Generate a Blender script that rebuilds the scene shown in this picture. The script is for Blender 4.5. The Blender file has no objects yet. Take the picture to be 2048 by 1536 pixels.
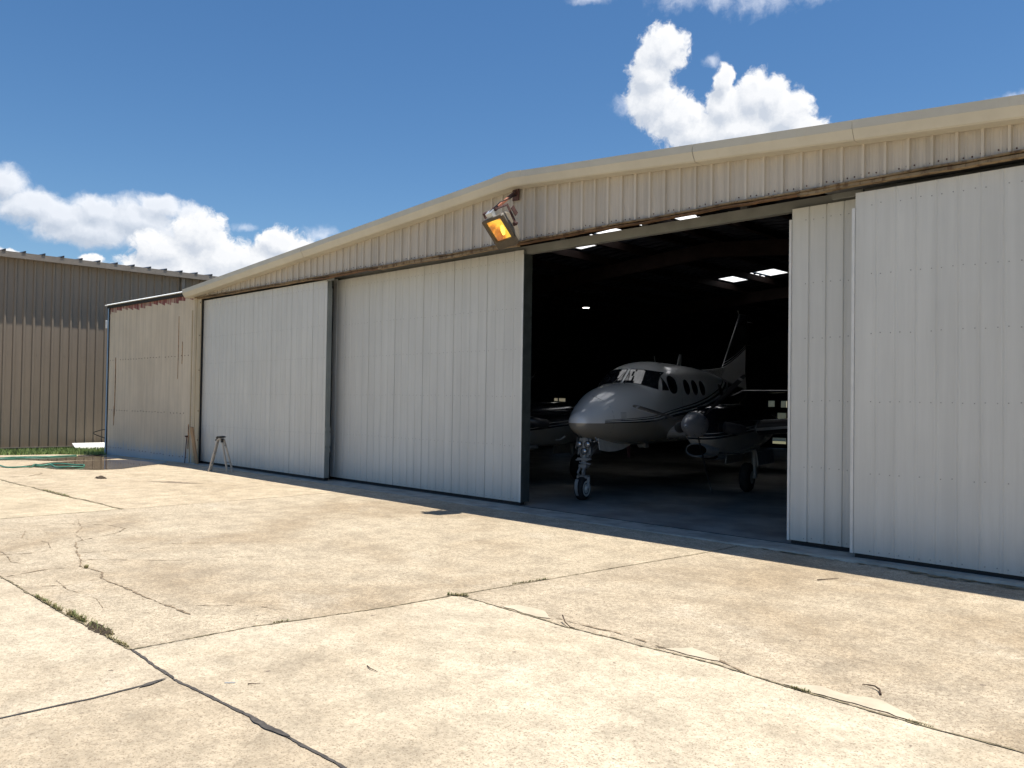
import bpy, bmesh, math, random
from mathutils import Vector, Matrix
import numpy as np
R = math.radians
scene = bpy.context.scene
COL = scene.collection

# ---------------------------------------------------------------- camera
cam_d = bpy.data.cameras.new("camera")
cam = bpy.data.objects.new("camera", cam_d)
COL.objects.link(cam)
F = Vector((-0.7065926, 0.70733293, 0.02017464))
RT = Vector((0.70761123, 0.7064426, 0.01500621))
UP = Vector((0.00363783, -0.02487908, 0.99968385))
cam.matrix_world = Matrix(((RT.x, UP.x, -F.x, 0), (RT.y, UP.y, -F.y, 0), (RT.z, UP.z, -F.z, 1.75), (0, 0, 0, 1)))
cam_d.sensor_width = 36
cam_d.lens = 1650 / 2048 * 36
cam_d.clip_end = 3000
scene.camera = cam

# ---------------------------------------------------------------- light
SUN = Vector((0.18, 0.10, 1.0)).normalized()
sd = bpy.data.lights.new("sun", 'SUN')
sd.energy = 5.0
sd.angle = R(0.53)
sd.color = (1.0, 0.94, 0.83)
sun = bpy.data.objects.new("sun", sd)
COL.objects.link(sun)
sun.rotation_euler = SUN.to_track_quat('Z', 'Y').to_euler()

scene.view_settings.view_transform = 'Standard'
scene.view_settings.look = 'None'
scene.view_settings.exposure = 0.32
scene.view_settings.gamma = 1
scene.cycles.use_denoising = True
scene.cycles.max_bounces = 6
scene.cycles.diffuse_bounces = 4
scene.cycles.sample_clamp_indirect = 4
scene.cycles.caustics_reflective = False
scene.cycles.caustics_refractive = False

# ---------------------------------------------------------------- node helpers
class NT:
    def __init__(s, nt):
        s.nt = nt
    def n(s, t, **k):
        x = s.nt.nodes.new(t)
        for a, b in k.items():
            setattr(x, a, b)
        return x
    def put(s, sock, v):
        if v is None:
            return
        if hasattr(v, 'is_linked') or hasattr(v, 'links'):
            s.nt.links.new(v, sock)
        else:
            if sock.type == 'RGBA' and hasattr(v, '__len__') and len(v) == 3:
                v = (*v, 1)
            sock.default_value = v
    def m(s, op, a, b=None, c=None, clamp=False):
        x = s.n('ShaderNodeMath', operation=op, use_clamp=clamp)
        s.put(x.inputs[0], a); s.put(x.inputs[1], b); s.put(x.inputs[2], c)
        return x.outputs[0]
    def vm(s, op, a, b=None):
        x = s.n('ShaderNodeVectorMath', operation=op)
        s.put(x.inputs[0], a); s.put(x.inputs[1], b)
        return x.outputs['Value'] if op in ('LENGTH', 'DISTANCE', 'DOT_PRODUCT') else x.outputs[0]
    def noise(s, vec, scale, detail=3, rough=.5, dist=0, typ=None):
        x = s.n('ShaderNodeTexNoise')
        s.put(x.inputs['Vector'], vec)
        x.inputs['Scale'].default_value = scale
        x.inputs['Detail'].default_value = detail
        x.inputs['Roughness'].default_value = rough
        x.inputs['Distortion'].default_value = dist
        return x.outputs[0]
    def ss(s, v, a, b, lo=0., hi=1.):
        x = s.n('ShaderNodeMapRange', interpolation_type='SMOOTHSTEP')
        s.put(x.inputs[0], v)
        for i, q in zip((1, 2, 3, 4), (a, b, lo, hi)):
            s.put(x.inputs[i], q)
        return x.outputs[0]
    def lin(s, v, a, b, lo=0., hi=1.):
        x = s.n('ShaderNodeMapRange')
        s.put(x.inputs[0], v)
        for i, q in zip((1, 2, 3, 4), (a, b, lo, hi)):
            s.put(x.inputs[i], q)
        return x.outputs[0]
    def mix(s, f, a, b, blend='MIX'):
        x = s.n('ShaderNodeMix', data_type='RGBA', blend_type=blend)
        s.put(x.inputs[0], f); s.put(x.inputs[6], a); s.put(x.inputs[7], b)
        return x.outputs[2]
    def scale(s, vec, v):
        x = s.n('ShaderNodeVectorMath', operation='MULTIPLY')
        s.put(x.inputs[0], vec); x.inputs[1].default_value = v
        return x.outputs[0]
    def sep(s, vec):
        x = s.n('ShaderNodeSeparateXYZ'); s.put(x.inputs[0], vec)
        return x.outputs
    def comb(s, a, b, c=0.):
        x = s.n('ShaderNodeCombineXYZ')
        s.put(x.inputs[0], a); s.put(x.inputs[1], b); s.put(x.inputs[2], c)
        return x.outputs[0]
    def bump(s, h, st=.3, d=.01):
        x = s.n('ShaderNodeBump'); s.put(x.inputs['Height'], h)
        x.inputs['Strength'].default_value = st; x.inputs['Distance'].default_value = d
        return x.outputs[0]

def new_mat(name):
    mt = bpy.data.materials.new(name)
    mt.use_nodes = True
    nt = NT(mt.node_tree)
    b = mt.node_tree.nodes['Principled BSDF']
    return mt, nt, b

def world_pos(t):
    return t.n('ShaderNodeNewGeometry').outputs['Position']

# ---------------------------------------------------------------- sky with clouds
# cloud puffs as (azimuth, elevation, half width, half height) in degrees
PUFF_HARD = [(-34.72, 23.0, 1.75, 1.5), (-35.72, 21.56, 1.55, 1.8), (-35.36, 19.87, 2.0, 1.74), (-33.99, 18.88, 2.0, 1.5), (-32.3, 17.87, 2.43, 1.3),
    (-30.75, 20.9, 0.75, 1.1), (-30.67, 19.31, 1.4, 1.5), (-28.6, 19.75, 1.4, 1.5), (-27.76, 19.5, 1.5, 1.5), (-26.6, 18.5, 1.74, 1.6), (-25.6, 17.6, 1.5, 1.0),
    (-29.67, 17.87, 3.12, 1.3), (-29.01, 16.59, 5.21, 1.39),
    (-67.97, 9.25, 2.08, 1.2), (-65.88, 10.25, 1.9, 1.7), (-64.63, 8.87, 2.5, 1.6), (-66.15, 8.12, 4.17, 1.39), (-67.93, 7.67, 3.12, 1.39),
    (-60.86, 10.09, 1.5, 1.2), (-62.12, 9.03, 2.78, 1.1), (-59.6, 9.5, 1.4, 1.2), (-72.23, 8.11, 0.76, 0.6), (-64.28, 6.95, 4.86, 1.04), (-76.72, 8.3, 0.7, 0.35)]
PUFF_SOFT = [(-76.9, 12.2, 1.3, 1.2), (-75.5, 11.1, 2.1, 1.1), (-73.66, 10.7, 2.8, 1.0), (-71.75, 11.2, 2.0, 1.0), (-72.28, 10.15, 3.6, 1.1), (-69.5, 11.0, 2.4, 1.3),
    (-68.4, 11.9, 1.6, 0.7), (-66.52, 11.6, 1.1, 0.7), (-68.6, 10.2, 2.2, 1.0)]
PUFF_WISP = [(-33.7, 26.3, 2.3, 1.2), (-31.1, 26.0, 2.0, 1.2), (-28.1, 25.5, 3.0, 1.2), (-25.2, 25.6, 3.4, .8), (-37.3, 19.8, 1.1, 0.7), (-31.6, 22.07, 0.7, 0.4),
    (-58.27, 10.91, 1.4, 0.62), (-63.12, 11.16, 0.8, 0.35), (-13.5, 17.9, 1.5, .5), (-40, 26.2, 2, .4)]

def density_group(name, puffs, amp, fine):
    g = bpy.data.node_groups.new(name, 'ShaderNodeTree')
    g.interface.new_socket('UV', in_out='INPUT', socket_type='NodeSocketVector')
    g.interface.new_socket('D', in_out='OUTPUT', socket_type='NodeSocketFloat')
    t = NT(g)
    gi = t.n('NodeGroupInput'); go = t.n('NodeGroupOutput')
    uv0 = gi.outputs[0]
    wob = t.n('ShaderNodeTexNoise'); t.put(wob.inputs['Vector'], uv0)
    wob.inputs['Scale'].default_value = .9; wob.inputs['Detail'].default_value = 3
    off = t.scale(t.vm('SUBTRACT', wob.outputs['Color'], (.5, .5, .5)), (1.1, .9, 0))
    uv = t.vm('ADD', uv0, off)
    acc = None
    for (a, e, ra, re) in puffs:
        d = t.scale(t.vm('SUBTRACT', uv, (a, e, 0)), (1 / ra, 1 / re, 0))
        f = t.m('SUBTRACT', 1.0, t.vm('LENGTH', d))
        acc = f if acc is None else t.m('SMOOTH_MAX', acc, f, .22)
    v = t.n('ShaderNodeTexVoronoi', feature='SMOOTH_F1')
    t.put(v.inputs['Vector'], uv)
    v.inputs['Scale'].default_value = fine
    v.inputs['Detail'].default_value = 4.0
    v.inputs['Roughness'].default_value = .55
    v.inputs['Lacunarity'].default_value = 2.2
    v.inputs['Smoothness'].default_value = .35
    v.normalize = True
    n2 = t.noise(uv, fine * 1.5, 9, .68)
    bil = t.m('SUBTRACT', .42, v.outputs['Distance'])
    h = t.m('ADD', t.m('MULTIPLY', bil, amp), t.m('MULTIPLY', t.m('SUBTRACT', n2, .5), amp * .9))
    t.put(go.inputs[0], t.m('ADD', acc, h))
    return g

world = bpy.data.worlds.new("World")
scene.world = world
world.use_nodes = True
w = NT(world.node_tree)
bg = world.node_tree.nodes['Background']
sky = w.n('ShaderNodeTexSky', sky_type='NISHITA')
sky.sun_disc = False
sky.sun_elevation = math.asin(SUN.z)
sky.sun_rotation = math.atan2(SUN.x, SUN.y)
sky.altitude = 0
sky.air_density = 1.0
sky.dust_density = 0.3
sky.ozone_density = 3.5
SKY = 0.094
tc = w.n('ShaderNodeTexCoord').outputs['Generated']
sx, sy, sz = w.sep(tc)
az = w.m('MULTIPLY', w.m('ARCTAN2', sx, sy), 57.29578)
el = w.m('MULTIPLY', w.m('ARCSINE', sz), 57.29578)
uvw = w.comb(az, el)
def dens(g, off=(0, 0, 0)):
    x = w.n('ShaderNodeGroup'); x.node_tree = g
    w.put(x.inputs[0], w.vm('ADD', uvw, off) if off != (0, 0, 0) else uvw)
    return x.outputs[0]
gh = density_group('cumulus_density', PUFF_HARD, .95, 0.95)
gs = density_group('soft_cloud_density', PUFF_SOFT, .95, 0.6)
gw = density_group('wisp_density', PUFF_WISP, 1.5, 0.8)
skyc = w.mix(1.0, sky.outputs[0], (SKY, SKY, SKY), 'MULTIPLY')
hue = w.n('ShaderNodeHueSaturation')
hue.inputs['Saturation'].default_value = 1.21
w.put(hue.inputs['Color'], skyc)
skyc = hue.outputs[0]
dh, dh2 = dens(gh), dens(gh, (.35, .75, 0))
dsf, dsf2 = dens(gs), dens(gs, (.3, .7, 0))
dw = dens(gw)
def shade(d, d2, dark, bright):
    lit = w.lin(w.m('SUBTRACT', d, d2), -.45, .45)
    core = w.ss(d, .1, .9)
    lit = w.m('MULTIPLY', lit, w.m('SUBTRACT', 1.15, w.m('MULTIPLY', core, .35)), clamp=True)
    return w.mix(lit, dark, bright)
c = w.mix(w.m('MULTIPLY', w.ss(dw, .0, 1.5), .62), skyc, (.80, .83, .90))
c = w.mix(w.m('MULTIPLY', w.ss(dsf, -.15, .55), .92), c, shade(dsf, dsf2, (.47, .52, .60), (.78, .80, .84)))
c = w.mix(w.ss(dh, -.06, .34), c, shade(dh, dh2, (.50, .545, .62), (.83, .835, .845)))
# the clouds are only worked out in the part of the sky that has any
w.put(bg.inputs['Color'], skyc)
bgc = w.n('ShaderNodeBackground'); w.put(bgc.inputs['Color'], c)
inside = w.m('MULTIPLY', w.m('MULTIPLY', w.m('GREATER_THAN', el, 3.0), w.m('LESS_THAN', el, 29.0)),
             w.m('MULTIPLY', w.m('GREATER_THAN', az, -84.0), w.m('LESS_THAN', az, -9.0)))
mxs = w.n('ShaderNodeMixShader')
w.put(mxs.inputs[0], inside); w.put(mxs.inputs[1], bg.outputs[0]); w.put(mxs.inputs[2], bgc.outputs[0])
wout = [n for n in world.node_tree.nodes if n.type == 'OUTPUT_WORLD'][0]
w.put(wout.inputs[0], mxs.outputs[0])

# ---------------------------------------------------------------- materials
def simple(name, col, rough=.6, metal=0., var=.12, vscale=6., spec=.5, bump=0., coat=0.):
    mt, t, b = new_mat(name)
    p = world_pos(t)
    n = t.noise(p, vscale, 5, .6)
    k = t.ss(n, .3, .7, 1 - var, 1 + var)
    cc = t.mix(1.0, col, t.comb(k, k, k), 'MULTIPLY')
    t.put(b.inputs['Base Color'], cc)
    t.put(b.inputs['Roughness'], t.ss(t.noise(p, vscale * 3, 3), .3, .7, max(0, rough - .06), min(1, rough + .06)))
    b.inputs['Metallic'].default_value = metal
    b.inputs['Specular IOR Level'].default_value = spec
    if coat:
        b.inputs['Coat Weight'].default_value = coat
    if bump:
        t.put(b.inputs['Normal'], t.bump(t.noise(p, vscale * 8, 4), bump, .004))
    return mt

def concrete(name='concrete'):
    mt, t, b = new_mat(name)
    p = world_pos(t)
    oi = t.n('ShaderNodeObjectInfo')
    base, coarse = oi.outputs['Color'], oi.outputs['Alpha']
    n1 = t.noise(p, .42, 5, .6, .6)
    n1b = t.noise(t.vm('ADD', p, (31, 7, 0)), .9, 6, .65, .4)
    n2 = t.noise(p, 3.2, 6, .7)
    n3 = t.noise(p, 22, 5, .65)
    n4 = t.noise(p, 85, 3, .6)
    n5 = t.noise(t.vm('ADD', p, (5, 3, 0)), 190, 2, .5)
    c = t.mix(t.m('MULTIPLY', t.ss(n1, .42, .68), t.lin(coarse, 0, 1, .15, .9)), base, (.39, .305, .205))
    c = t.mix(t.m('MULTIPLY', t.m('MULTIPLY', t.ss(n1b, .50, .74), t.lin(coarse, 0, 1, .3, .8)), .6), c, (.34, .285, .215))
    c = t.mix(t.m('MULTIPLY', t.ss(n1b, .44, .26), .45), c, (.66, .59, .48))
    k2 = t.ss(n2, .30, .70, .77, 1.13)
    c = t.mix(1.0, c, t.comb(k2, k2, k2), 'MULTIPLY')
    k3 = t.ss(n3, .32, .66, .76, 1.12)
    c = t.mix(t.lin(coarse, 0, 1, .35, 1.0), c, t.mix(1.0, c, t.comb(k3, k3, k3), 'MULTIPLY'))
    pits = t.m('MULTIPLY', t.ss(n4, .47, .36), t.lin(coarse, 0, 1, .35, .9))
    c = t.mix(pits, c, (.17, .125, .085))
    gr = t.m('MULTIPLY', t.ss(n5, .56, .70), t.lin(coarse, 0, 1, .15, .5))
    c = t.mix(gr, c, (.62, .56, .46))
    n6 = t.noise(t.vm('ADD', p, (3, 9, 0)), 38, 5, .72)
    c = t.mix(t.m('MULTIPLY', t.ss(n6, .43, .30), t.lin(coarse, 0, 1, .45, .75)), c, (.24, .185, .12))
    c = t.mix(t.m('MULTIPLY', t.ss(n6, .58, .70), .45), c, (.66, .585, .46))
    spots = t.noise(t.vm('ADD', p, (11, 17, 0)), 13, 2, .4)
    c = t.mix(t.m('MULTIPLY', t.ss(spots, .73, .78), .7), c, (.13, .10, .08))
    t.put(b.inputs['Base Color'], c)
    b.inputs['Roughness'].default_value = .9
    b.inputs['Specular IOR Level'].default_value = .25
    h = t.m('ADD', n4, t.m('MULTIPLY', n3, .8))
    t.put(b.inputs['Normal'], t.bump(h, .35, .004))
    return mt

def painted(name, col, streak=.10, rust=None, rough=.45, scale=(5, 5, .22), low=None, lowcol=None, dots=0.):
    """Painted sheet metal with vertical weather streaks."""
    mt, t, b = new_mat(name)
    p = world_pos(t)
    st = t.noise(t.scale(p, scale), 1.6, 6, .65)
    bl = t.noise(p, .9, 4, .6)
    k = t.m('MULTIPLY', t.ss(st, .3, .7, 1 - streak, 1 + streak * .6), t.ss(bl, .3, .7, 1 - streak * .5, 1 + streak * .3))
    c = t.mix(1.0, col, t.comb(k, k, k), 'MULTIPLY')
    if rust:
        a, colr, lo, hi = rust
        rn = t.noise(t.scale(p, (7, 7, .5)), 1.5, 7, .7)
        c = t.mix(t.m('MULTIPLY', t.ss(rn, lo, hi), a), c, colr)
    if low is not None:
        z = t.sep(p)[2]
        g = t.noise(t.scale(p, (16, 16, 2.5)), 1.0, 6, .7)
        zz = t.m('ADD', z, t.m('MULTIPLY', t.m('SUBTRACT', g, .5), low[2]))
        c = t.mix(t.m('MULTIPLY', t.ss(zz, low[1], low[0]), low[3]), c, lowcol)
    t.put(b.inputs['Base Color'], c)
    b.inputs['Roughness'].default_value = rough
    b.inputs['Specular IOR Level'].default_value = .35
    t.put(b.inputs['Normal'], t.bump(t.noise(t.scale(p, (1, 1, .5)), 1.7, 3), .30, .03))
    return mt

M = {}
M['concrete'] = concrete()
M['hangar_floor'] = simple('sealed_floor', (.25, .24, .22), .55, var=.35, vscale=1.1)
M['lip'] = simple('grey_concrete_lip', (.36, .335, .285), .9, var=.25, vscale=3, bump=.3)
M['door_white'] = painted('white_door_paint', (.585, .585, .555), .06, rust=(.18, (.38, .35, .29), .54, .80), low=(.0, .55, .5, .30), lowcol=(.33, .31, .27))
M['door_trim'] = simple('white_trim', (.63, .63, .61), .4, var=.06)
M['door_plate'] = simple('grey_door_edge', (.20, .22, .21), .5, var=.10, vscale=2)
M['door_dark'] = simple('dark_green_frame', (.045, .055, .052), .5, var=.2)
M['screw'] = simple('galvanised_screw', (.31, .31, .30), .45, .6)
M['trim_gap_black'] = simple('black_trim_and_gaps', (.012, .012, .014), .7)  # near-black; also puts the shade of open gaps into colour
M['siding'] = painted('tan_siding', (.50, .452, .385), .12, rust=(.35, (.27, .20, .145), .60, .82), low=(4.27, 4.36, .15, .7), lowcol=(.27, .20, .14))
M['siding_rib'] = painted('tan_siding_rib', (.55, .50, .425), .10)
M['fascia'] = painted('beige_fascia', (.545, .515, .43), .06, rust=(.22, (.45, .36, .22), .55, .8), scale=(1.2, 1.2, 1.2))
M['trim_tan'] = painted('weathered_tan_trim', (.31, .23, .135), .3, rust=(.85, (.10, .055, .03), .46, .62), scale=(1.3, 6, 6), rough=.8)
M['trim_brown'] = painted('rusty_brown_trim', (.20, .115, .06), .35, rust=(.8, (.06, .035, .022), .46, .66), scale=(1.3, 6, 6), rough=.85)
M['track'] = simple('grey_steel_beam', (.19, .197, .185), .5, var=.15, vscale=2)
M['track_dark'] = simple('dark_steel_track', (.05, .052, .055), .6, var=.3)
M['roof_metal'] = painted('roof_sheet', (.50, .50, .48), .08)
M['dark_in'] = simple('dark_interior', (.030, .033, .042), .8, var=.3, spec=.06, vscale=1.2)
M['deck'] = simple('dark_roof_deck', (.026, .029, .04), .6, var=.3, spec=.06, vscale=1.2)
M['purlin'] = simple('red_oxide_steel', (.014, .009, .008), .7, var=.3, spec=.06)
M['shed'] = painted('shed_tan_paint', (.62, .545, .425), .12, rust=(.45, (.36, .22, .11), .63, .8), low=(.0, .40, 1.2, .7), lowcol=(.38, .45, .53), rough=.6)
M['shed_red'] = painted('shed_red_paint', (.27, .085, .085), .35, rust=(.8, (.46, .39, .31), .47, .60), rough=.7)
M['shed_blue'] = painted('shed_blue_paint', (.24, .36, .50), .15, rust=(.4, (.45, .42, .36), .5, .7), rough=.6)
M['shed_post'] = painted('shed_post_tan', (.50, .42, .29), .15, rust=(.7, (.27, .15, .07), .55, .75), rough=.6)
M['cap_white'] = simple('roof_edge_white', (.80, .80, .78), .5)
M['brown_wall'] = painted('brown_sheet_metal', (.255, .207, .158), .06, rough=.5, rust=(.3, (.17, .14, .11), .5, .75), low=(-.15, .45, .5, .6), lowcol=(.20, .15, .10))
M['brown_trim'] = simple('brown_trim', (.23, .195, .16), .5, var=.08)
M['white_board'] = simple('white_board', (.80, .80, .78), .5, var=.04)
M['wood'] = painted('weathered_plank', (.40, .275, .17), .25, rust=(.5, (.22, .14, .08), .5, .7), rough=.85)
M['alu'] = simple('dull_aluminium', (.42, .385, .34), .55, .2, var=.15)
M['black'] = simple('black_plastic', (.015, .015, .016), .5)
M['hose'] = simple('green_hose', (.055, .20, .14), .4, var=.15)
M['soil'] = simple('dark_soil', (.06, .043, .028), .95, var=.4, vscale=30, bump=.6)
M['tar'] = simple('tar_sealant', (.075, .066, .058), .75, var=.3, vscale=20)
M['joint'] = simple('joint_dirt', (.20, .165, .10), .95, var=.5, vscale=14)
M['crack'] = simple('crack_dirt', (.25, .19, .125), .95, var=.5, vscale=14)
M['patch'] = simple('smooth_mortar', (.54, .46, .345), .85, var=.12, vscale=5, bump=.1)
M['ground'] = simple('earth', (.10, .10, .055), .95, var=.3, vscale=1.5)
M['twig'] = simple('dry_twig', (.09, .06, .04), .9)
M['rust_red'] = simple('rusty_red_arm', (.42, .16, .10), .75, var=.25, vscale=25)
M['rust_dark'] = simple('dark_rust', (.085, .04, .035), .75, var=.3, vscale=25)
M['lamp_body'] = simple('lamp_casing_brown', (.20, .175, .14), .5, var=.15, vscale=12)
M['lamp_frame'] = simple('lamp_frame_bronze', (.06, .047, .032), .45, var=.2, vscale=14)
M['galv'] = simple('galvanised_box', (.55, .57, .58), .4, .4)
M['plane_grey'] = simple('gear_grey', (.27, .28, .29), .5, .2, var=.1)
M['tyre'] = simple('tyre_rubber', (.014, .014, .016), .8)
M['black_paint'] = simple('gloss_black_paint', (.010, .010, .013), .12, var=.1, coat=.6)
M['chrome'] = simple('polished_spinner', (.42, .42, .44), .33, .7, var=.05)
M['steel_dark'] = simple('dark_metal', (.06, .06, .065), .4, .6)
M['blade'] = simple('matt_black_blade', (.018, .018, .02), .45)
M['void'] = simple('unlit_duct', (.004, .004, .004), 1.0, spec=0.)
M['oil_red'] = simple('dull_red_antenna', (.14, .05, .06), .6)
M['lens_glass'] = simple('lamp_glass', (.4, .42, .45), .08, .6)

def leafmat(name, a, bcol):
    mt, t, b = new_mat(name)
    oi = world_pos(t)
    n = t.noise(oi, 9, 4, .6)
    t.put(b.inputs['Base Color'], t.mix(t.ss(n, .35, .65), a, bcol))
    b.inputs['Roughness'].default_value = .6
    return mt
M['grass'] = leafmat('grass_blades', (.14, .23, .05), (.24, .29, .10))
M['weed'] = leafmat('weed_leaves', (.15, .18, .06), (.30, .25, .12))

def glassy(name, col=(.012, .014, .018), rough=.03):
    mt, t, b = new_mat(name)
    p = world_pos(t)
    t.put(b.inputs['Base Color'], t.mix(t.noise(p, 4, 2), col, tuple(x * 1.6 for x in col)))
    b.inputs['Roughness'].default_value = rough
    b.inputs['IOR'].default_value = 1.5
    b.inputs['Specular IOR Level'].default_value = .9
    return mt
M['glass'] = glassy('cockpit_glass')

def watermat():
    mt, t, b = new_mat('puddle_water')
    p = world_pos(t)
    n = t.noise(p, 2.0, 4)
    t.put(b.inputs['Base Color'], t.mix(t.ss(n, .3, .7), (.11, .075, .045), (.17, .125, .085)))
    t.put(b.inputs['Roughness'], t.ss(n, .35, .7, .02, .10))
    b.inputs['IOR'].default_value = 1.33
    b.inputs['Specular IOR Level'].default_value = .6
    t.put(b.inputs['Normal'], t.bump(t.noise(p, 9, 3), .02, .01))
    return mt
M['water'] = watermat()

def skylightmat():
    mt, t, b = new_mat('translucent_panel')
    p = world_pos(t)
    tr = t.n('ShaderNodeBsdfTranslucent')
    df = t.n('ShaderNodeBsdfDiffuse')
    k = t.ss(t.noise(p, 3, 3), .3, .7, .85, .97)
    cc = t.comb(k, k, k)
    t.put(tr.inputs[0], cc); t.put(df.inputs[0], cc)
    mx = t.n('ShaderNodeMixShader'); mx.inputs[0].default_value = .12
    t.put(mx.inputs[1], tr.outputs[0]); t.put(mx.inputs[2], df.outputs[0])
    out = [n for n in mt.node_tree.nodes if n.type == 'OUTPUT_MATERIAL'][0]
    t.put(out.inputs[0], mx.outputs[0])
    return mt
M['skylight'] = skylightmat()

def emis(name, col, st):
    mt, t, b = new_mat(name)
    p = world_pos(t)
    n = t.noise(p, 20, 2)
    t.put(b.inputs['Emission Color'], t.mix(n, col, tuple(x * .9 for x in col)))
    b.inputs['Emission Strength'].default_value = st
    b.inputs['Base Color'].default_value = (*col, 1)
    return mt
M['hot'] = emis('lit_bulb', (1.0, .97, .9), 4.0)

# ---------------------------------------------------------------- mesh helpers
class MB:
    def __init__(s):
        s.v = []; s.f = []; s.mi = []; s.cur = 0
    def face(s, pts, mi=None):
        b = len(s.v)
        s.v += [tuple(p) for p in pts]
        s.f.append(tuple(range(b, b + len(pts)))); s.mi.append(s.cur if mi is None else mi)
    def raw(s, vs, fs, mi=None):
        b = len(s.v)
        s.v += [tuple(p) for p in vs]
        for f in fs:
            s.f.append(tuple(i + b for i in f)); s.mi.append(s.cur if mi is None else mi)
    def box(s, x0, x1, y0, y1, z0, z1, mi=None):
        vs = [(x, y, z) for z in (z0, z1) for y in (y0, y1) for x in (x0, x1)]
        s.raw(vs, [(0, 2, 3, 1), (4, 5, 7, 6), (0, 1, 5, 4), (2, 6, 7, 3), (0, 4, 6, 2), (1, 3, 7, 5)], mi)
    def obox(s, c, ax, ay, az, hx, hy, hz, mi=None):
        c = Vector(c); ax = Vector(ax); ay = Vector(ay); az = Vector(az)
        vs = [c + ax * (sx * hx) + ay * (sy * hy) + az * (sz * hz) for sz in (-1, 1) for sy in (-1, 1) for sx in (-1, 1)]
        s.raw(vs, [(0, 2, 3, 1), (4, 5, 7, 6), (0, 1, 5, 4), (2, 6, 7, 3), (0, 4, 6, 2), (1, 3, 7, 5)], mi)
    def bar(s, p0, p1, wx, wy, up=(0, 0, 1), mi=None):
        p0 = Vector(p0); p1 = Vector(p1); d = (p1 - p0); L = d.length; d.normalize()
        u = Vector(up)
        if abs(d.dot(u)) > .98:
            u = Vector((1, 0, 0))
        a = d.cross(u).normalized(); b2 = a.cross(d)
        s.obox((p0 + p1) / 2, a, b2, d, wx / 2, wy / 2, L / 2, mi)
    def loft(s, rings, closed=True, cap=True, mi=None):
        n = len(rings[0]); vs = [p for r in rings for p in r]; fs = []
        for i in range(len(rings) - 1):
            for j in range(n if closed else n - 1):
                k = (j + 1) % n
                fs.append((i * n + j, i * n + k, (i + 1) * n + k, (i + 1) * n + j))
        if cap and closed:
            fs.append(tuple(range(n))[::-1]); fs.append(tuple((len(rings) - 1) * n + j for j in range(n)))
        s.raw(vs, fs, mi)
    def tube(s, path, r, n=10, mi=None, cap=True):
        P = [Vector(p) for p in path]; rings = []; pa = None
        for i, p in enumerate(P):
            d = (P[min(i + 1, len(P) - 1)] - P[max(i - 1, 0)]).normalized()
            if pa is None:
                u = Vector((0, 0, 1)) if abs(d.z) < .9 else Vector((1, 0, 0))
                a = d.cross(u).normalized()
            else:
                a = (pa - d * pa.dot(d)).normalized()
            pa = a
            b2 = d.cross(a)
            rr = r[i] if hasattr(r, '__len__') else r
            rings.append([p + (a * math.cos(2 * math.pi * k / n) + b2 * math.sin(2 * math.pi * k / n)) * rr for k in range(n)])
        s.loft(rings, True, cap, mi)
    def lathe(s, c, axis, prof, n=24, mi=None):
        c = Vector(c); d = Vector(axis).normalized()
        u = Vector((0, 0, 1)) if abs(d.z) < .9 else Vector((1, 0, 0))
        a = d.cross(u).normalized(); b2 = d.cross(a)
        rings = [[c + d * h + (a * math.cos(2 * math.pi * k / n) + b2 * math.sin(2 * math.pi * k / n)) * max(r, 1e-4) for k in range(n)] for (h, r) in prof]
        s.loft(rings, True, True, mi)
    def build(s, name, mats, parent=None, smooth=False, local=False, merge=False, auto=None):
        me = bpy.data.meshes.new(name)
        off = Vector((0, 0, 0))
        if parent is not None and not local:
            q = parent
            while q is not None:
                off += q.location; q = q.parent
        me.from_pydata([tuple(Vector(v) - off) for v in s.v], [], s.f)
        if not isinstance(mats, (list, tuple)):
            mats = [mats]
        for m_ in mats:
            me.materials.append(m_)
        me.polygons.foreach_set('material_index', s.mi)
        bm = bmesh.new(); bm.from_mesh(me)
        if merge:
            bmesh.ops.remove_doubles(bm, verts=bm.verts, dist=1e-5)
        bmesh.ops.recalc_face_normals(bm, faces=bm.faces)
        bm.to_mesh(me); bm.free()
        if smooth:
            me.polygons.foreach_set('use_smooth', [True] * len(me.polygons))
            try:
                me.set_sharp_from_angle(angle=R(auto or 35))
            except Exception:
                pass
        o = bpy.data.objects.new(name, me)
        COL.objects.link(o)
        if parent is not None:
            o.parent = parent
        return o

def tag(o, label=None, cat=None, group=None, kind=None):
    if label: o['label'] = label
    if cat: o['category'] = cat
    if group: o['group'] = group
    if kind: o['kind'] = kind
    return o
def empty(name, loc, label=None, cat=None, group=None):
    o = bpy.data.objects.new(name, None); COL.objects.link(o); o.location = loc
    o.empty_display_size = .2
    return tag(o, label, cat, group)
rng = random.Random(7)
def gz(x):
    return 0. if x > -20 else -.018 * (-20 - max(x, -36))
def roofz(x):
    return 5.345 - (.069 * (-9.2 - x) if x < -9.2 else .0785 * (x + 9.2))
def sag(x):
    t = (x + 20.7) / 18.5
    return 4.262 - .022 * math.sin(math.pi * min(max(t, 0), 1)) + .004 * math.sin(x * 3.1) + .003 * math.sin(x * 7.7)

# ---------------------------------------------------------------- ground
mb = MB()
xs = [-400, -36, -20, 400]
for i in range(3):
    a, b2 = xs[i], xs[i + 1]
    mb.face([(a, -400, gz(a) - .03), (b2, -400, gz(b2) - .03), (b2, 400, gz(b2) - .03), (a, 400, gz(a) - .03)])
tag(mb.build('ground', M['ground'], merge=True), kind='structure')

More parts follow.
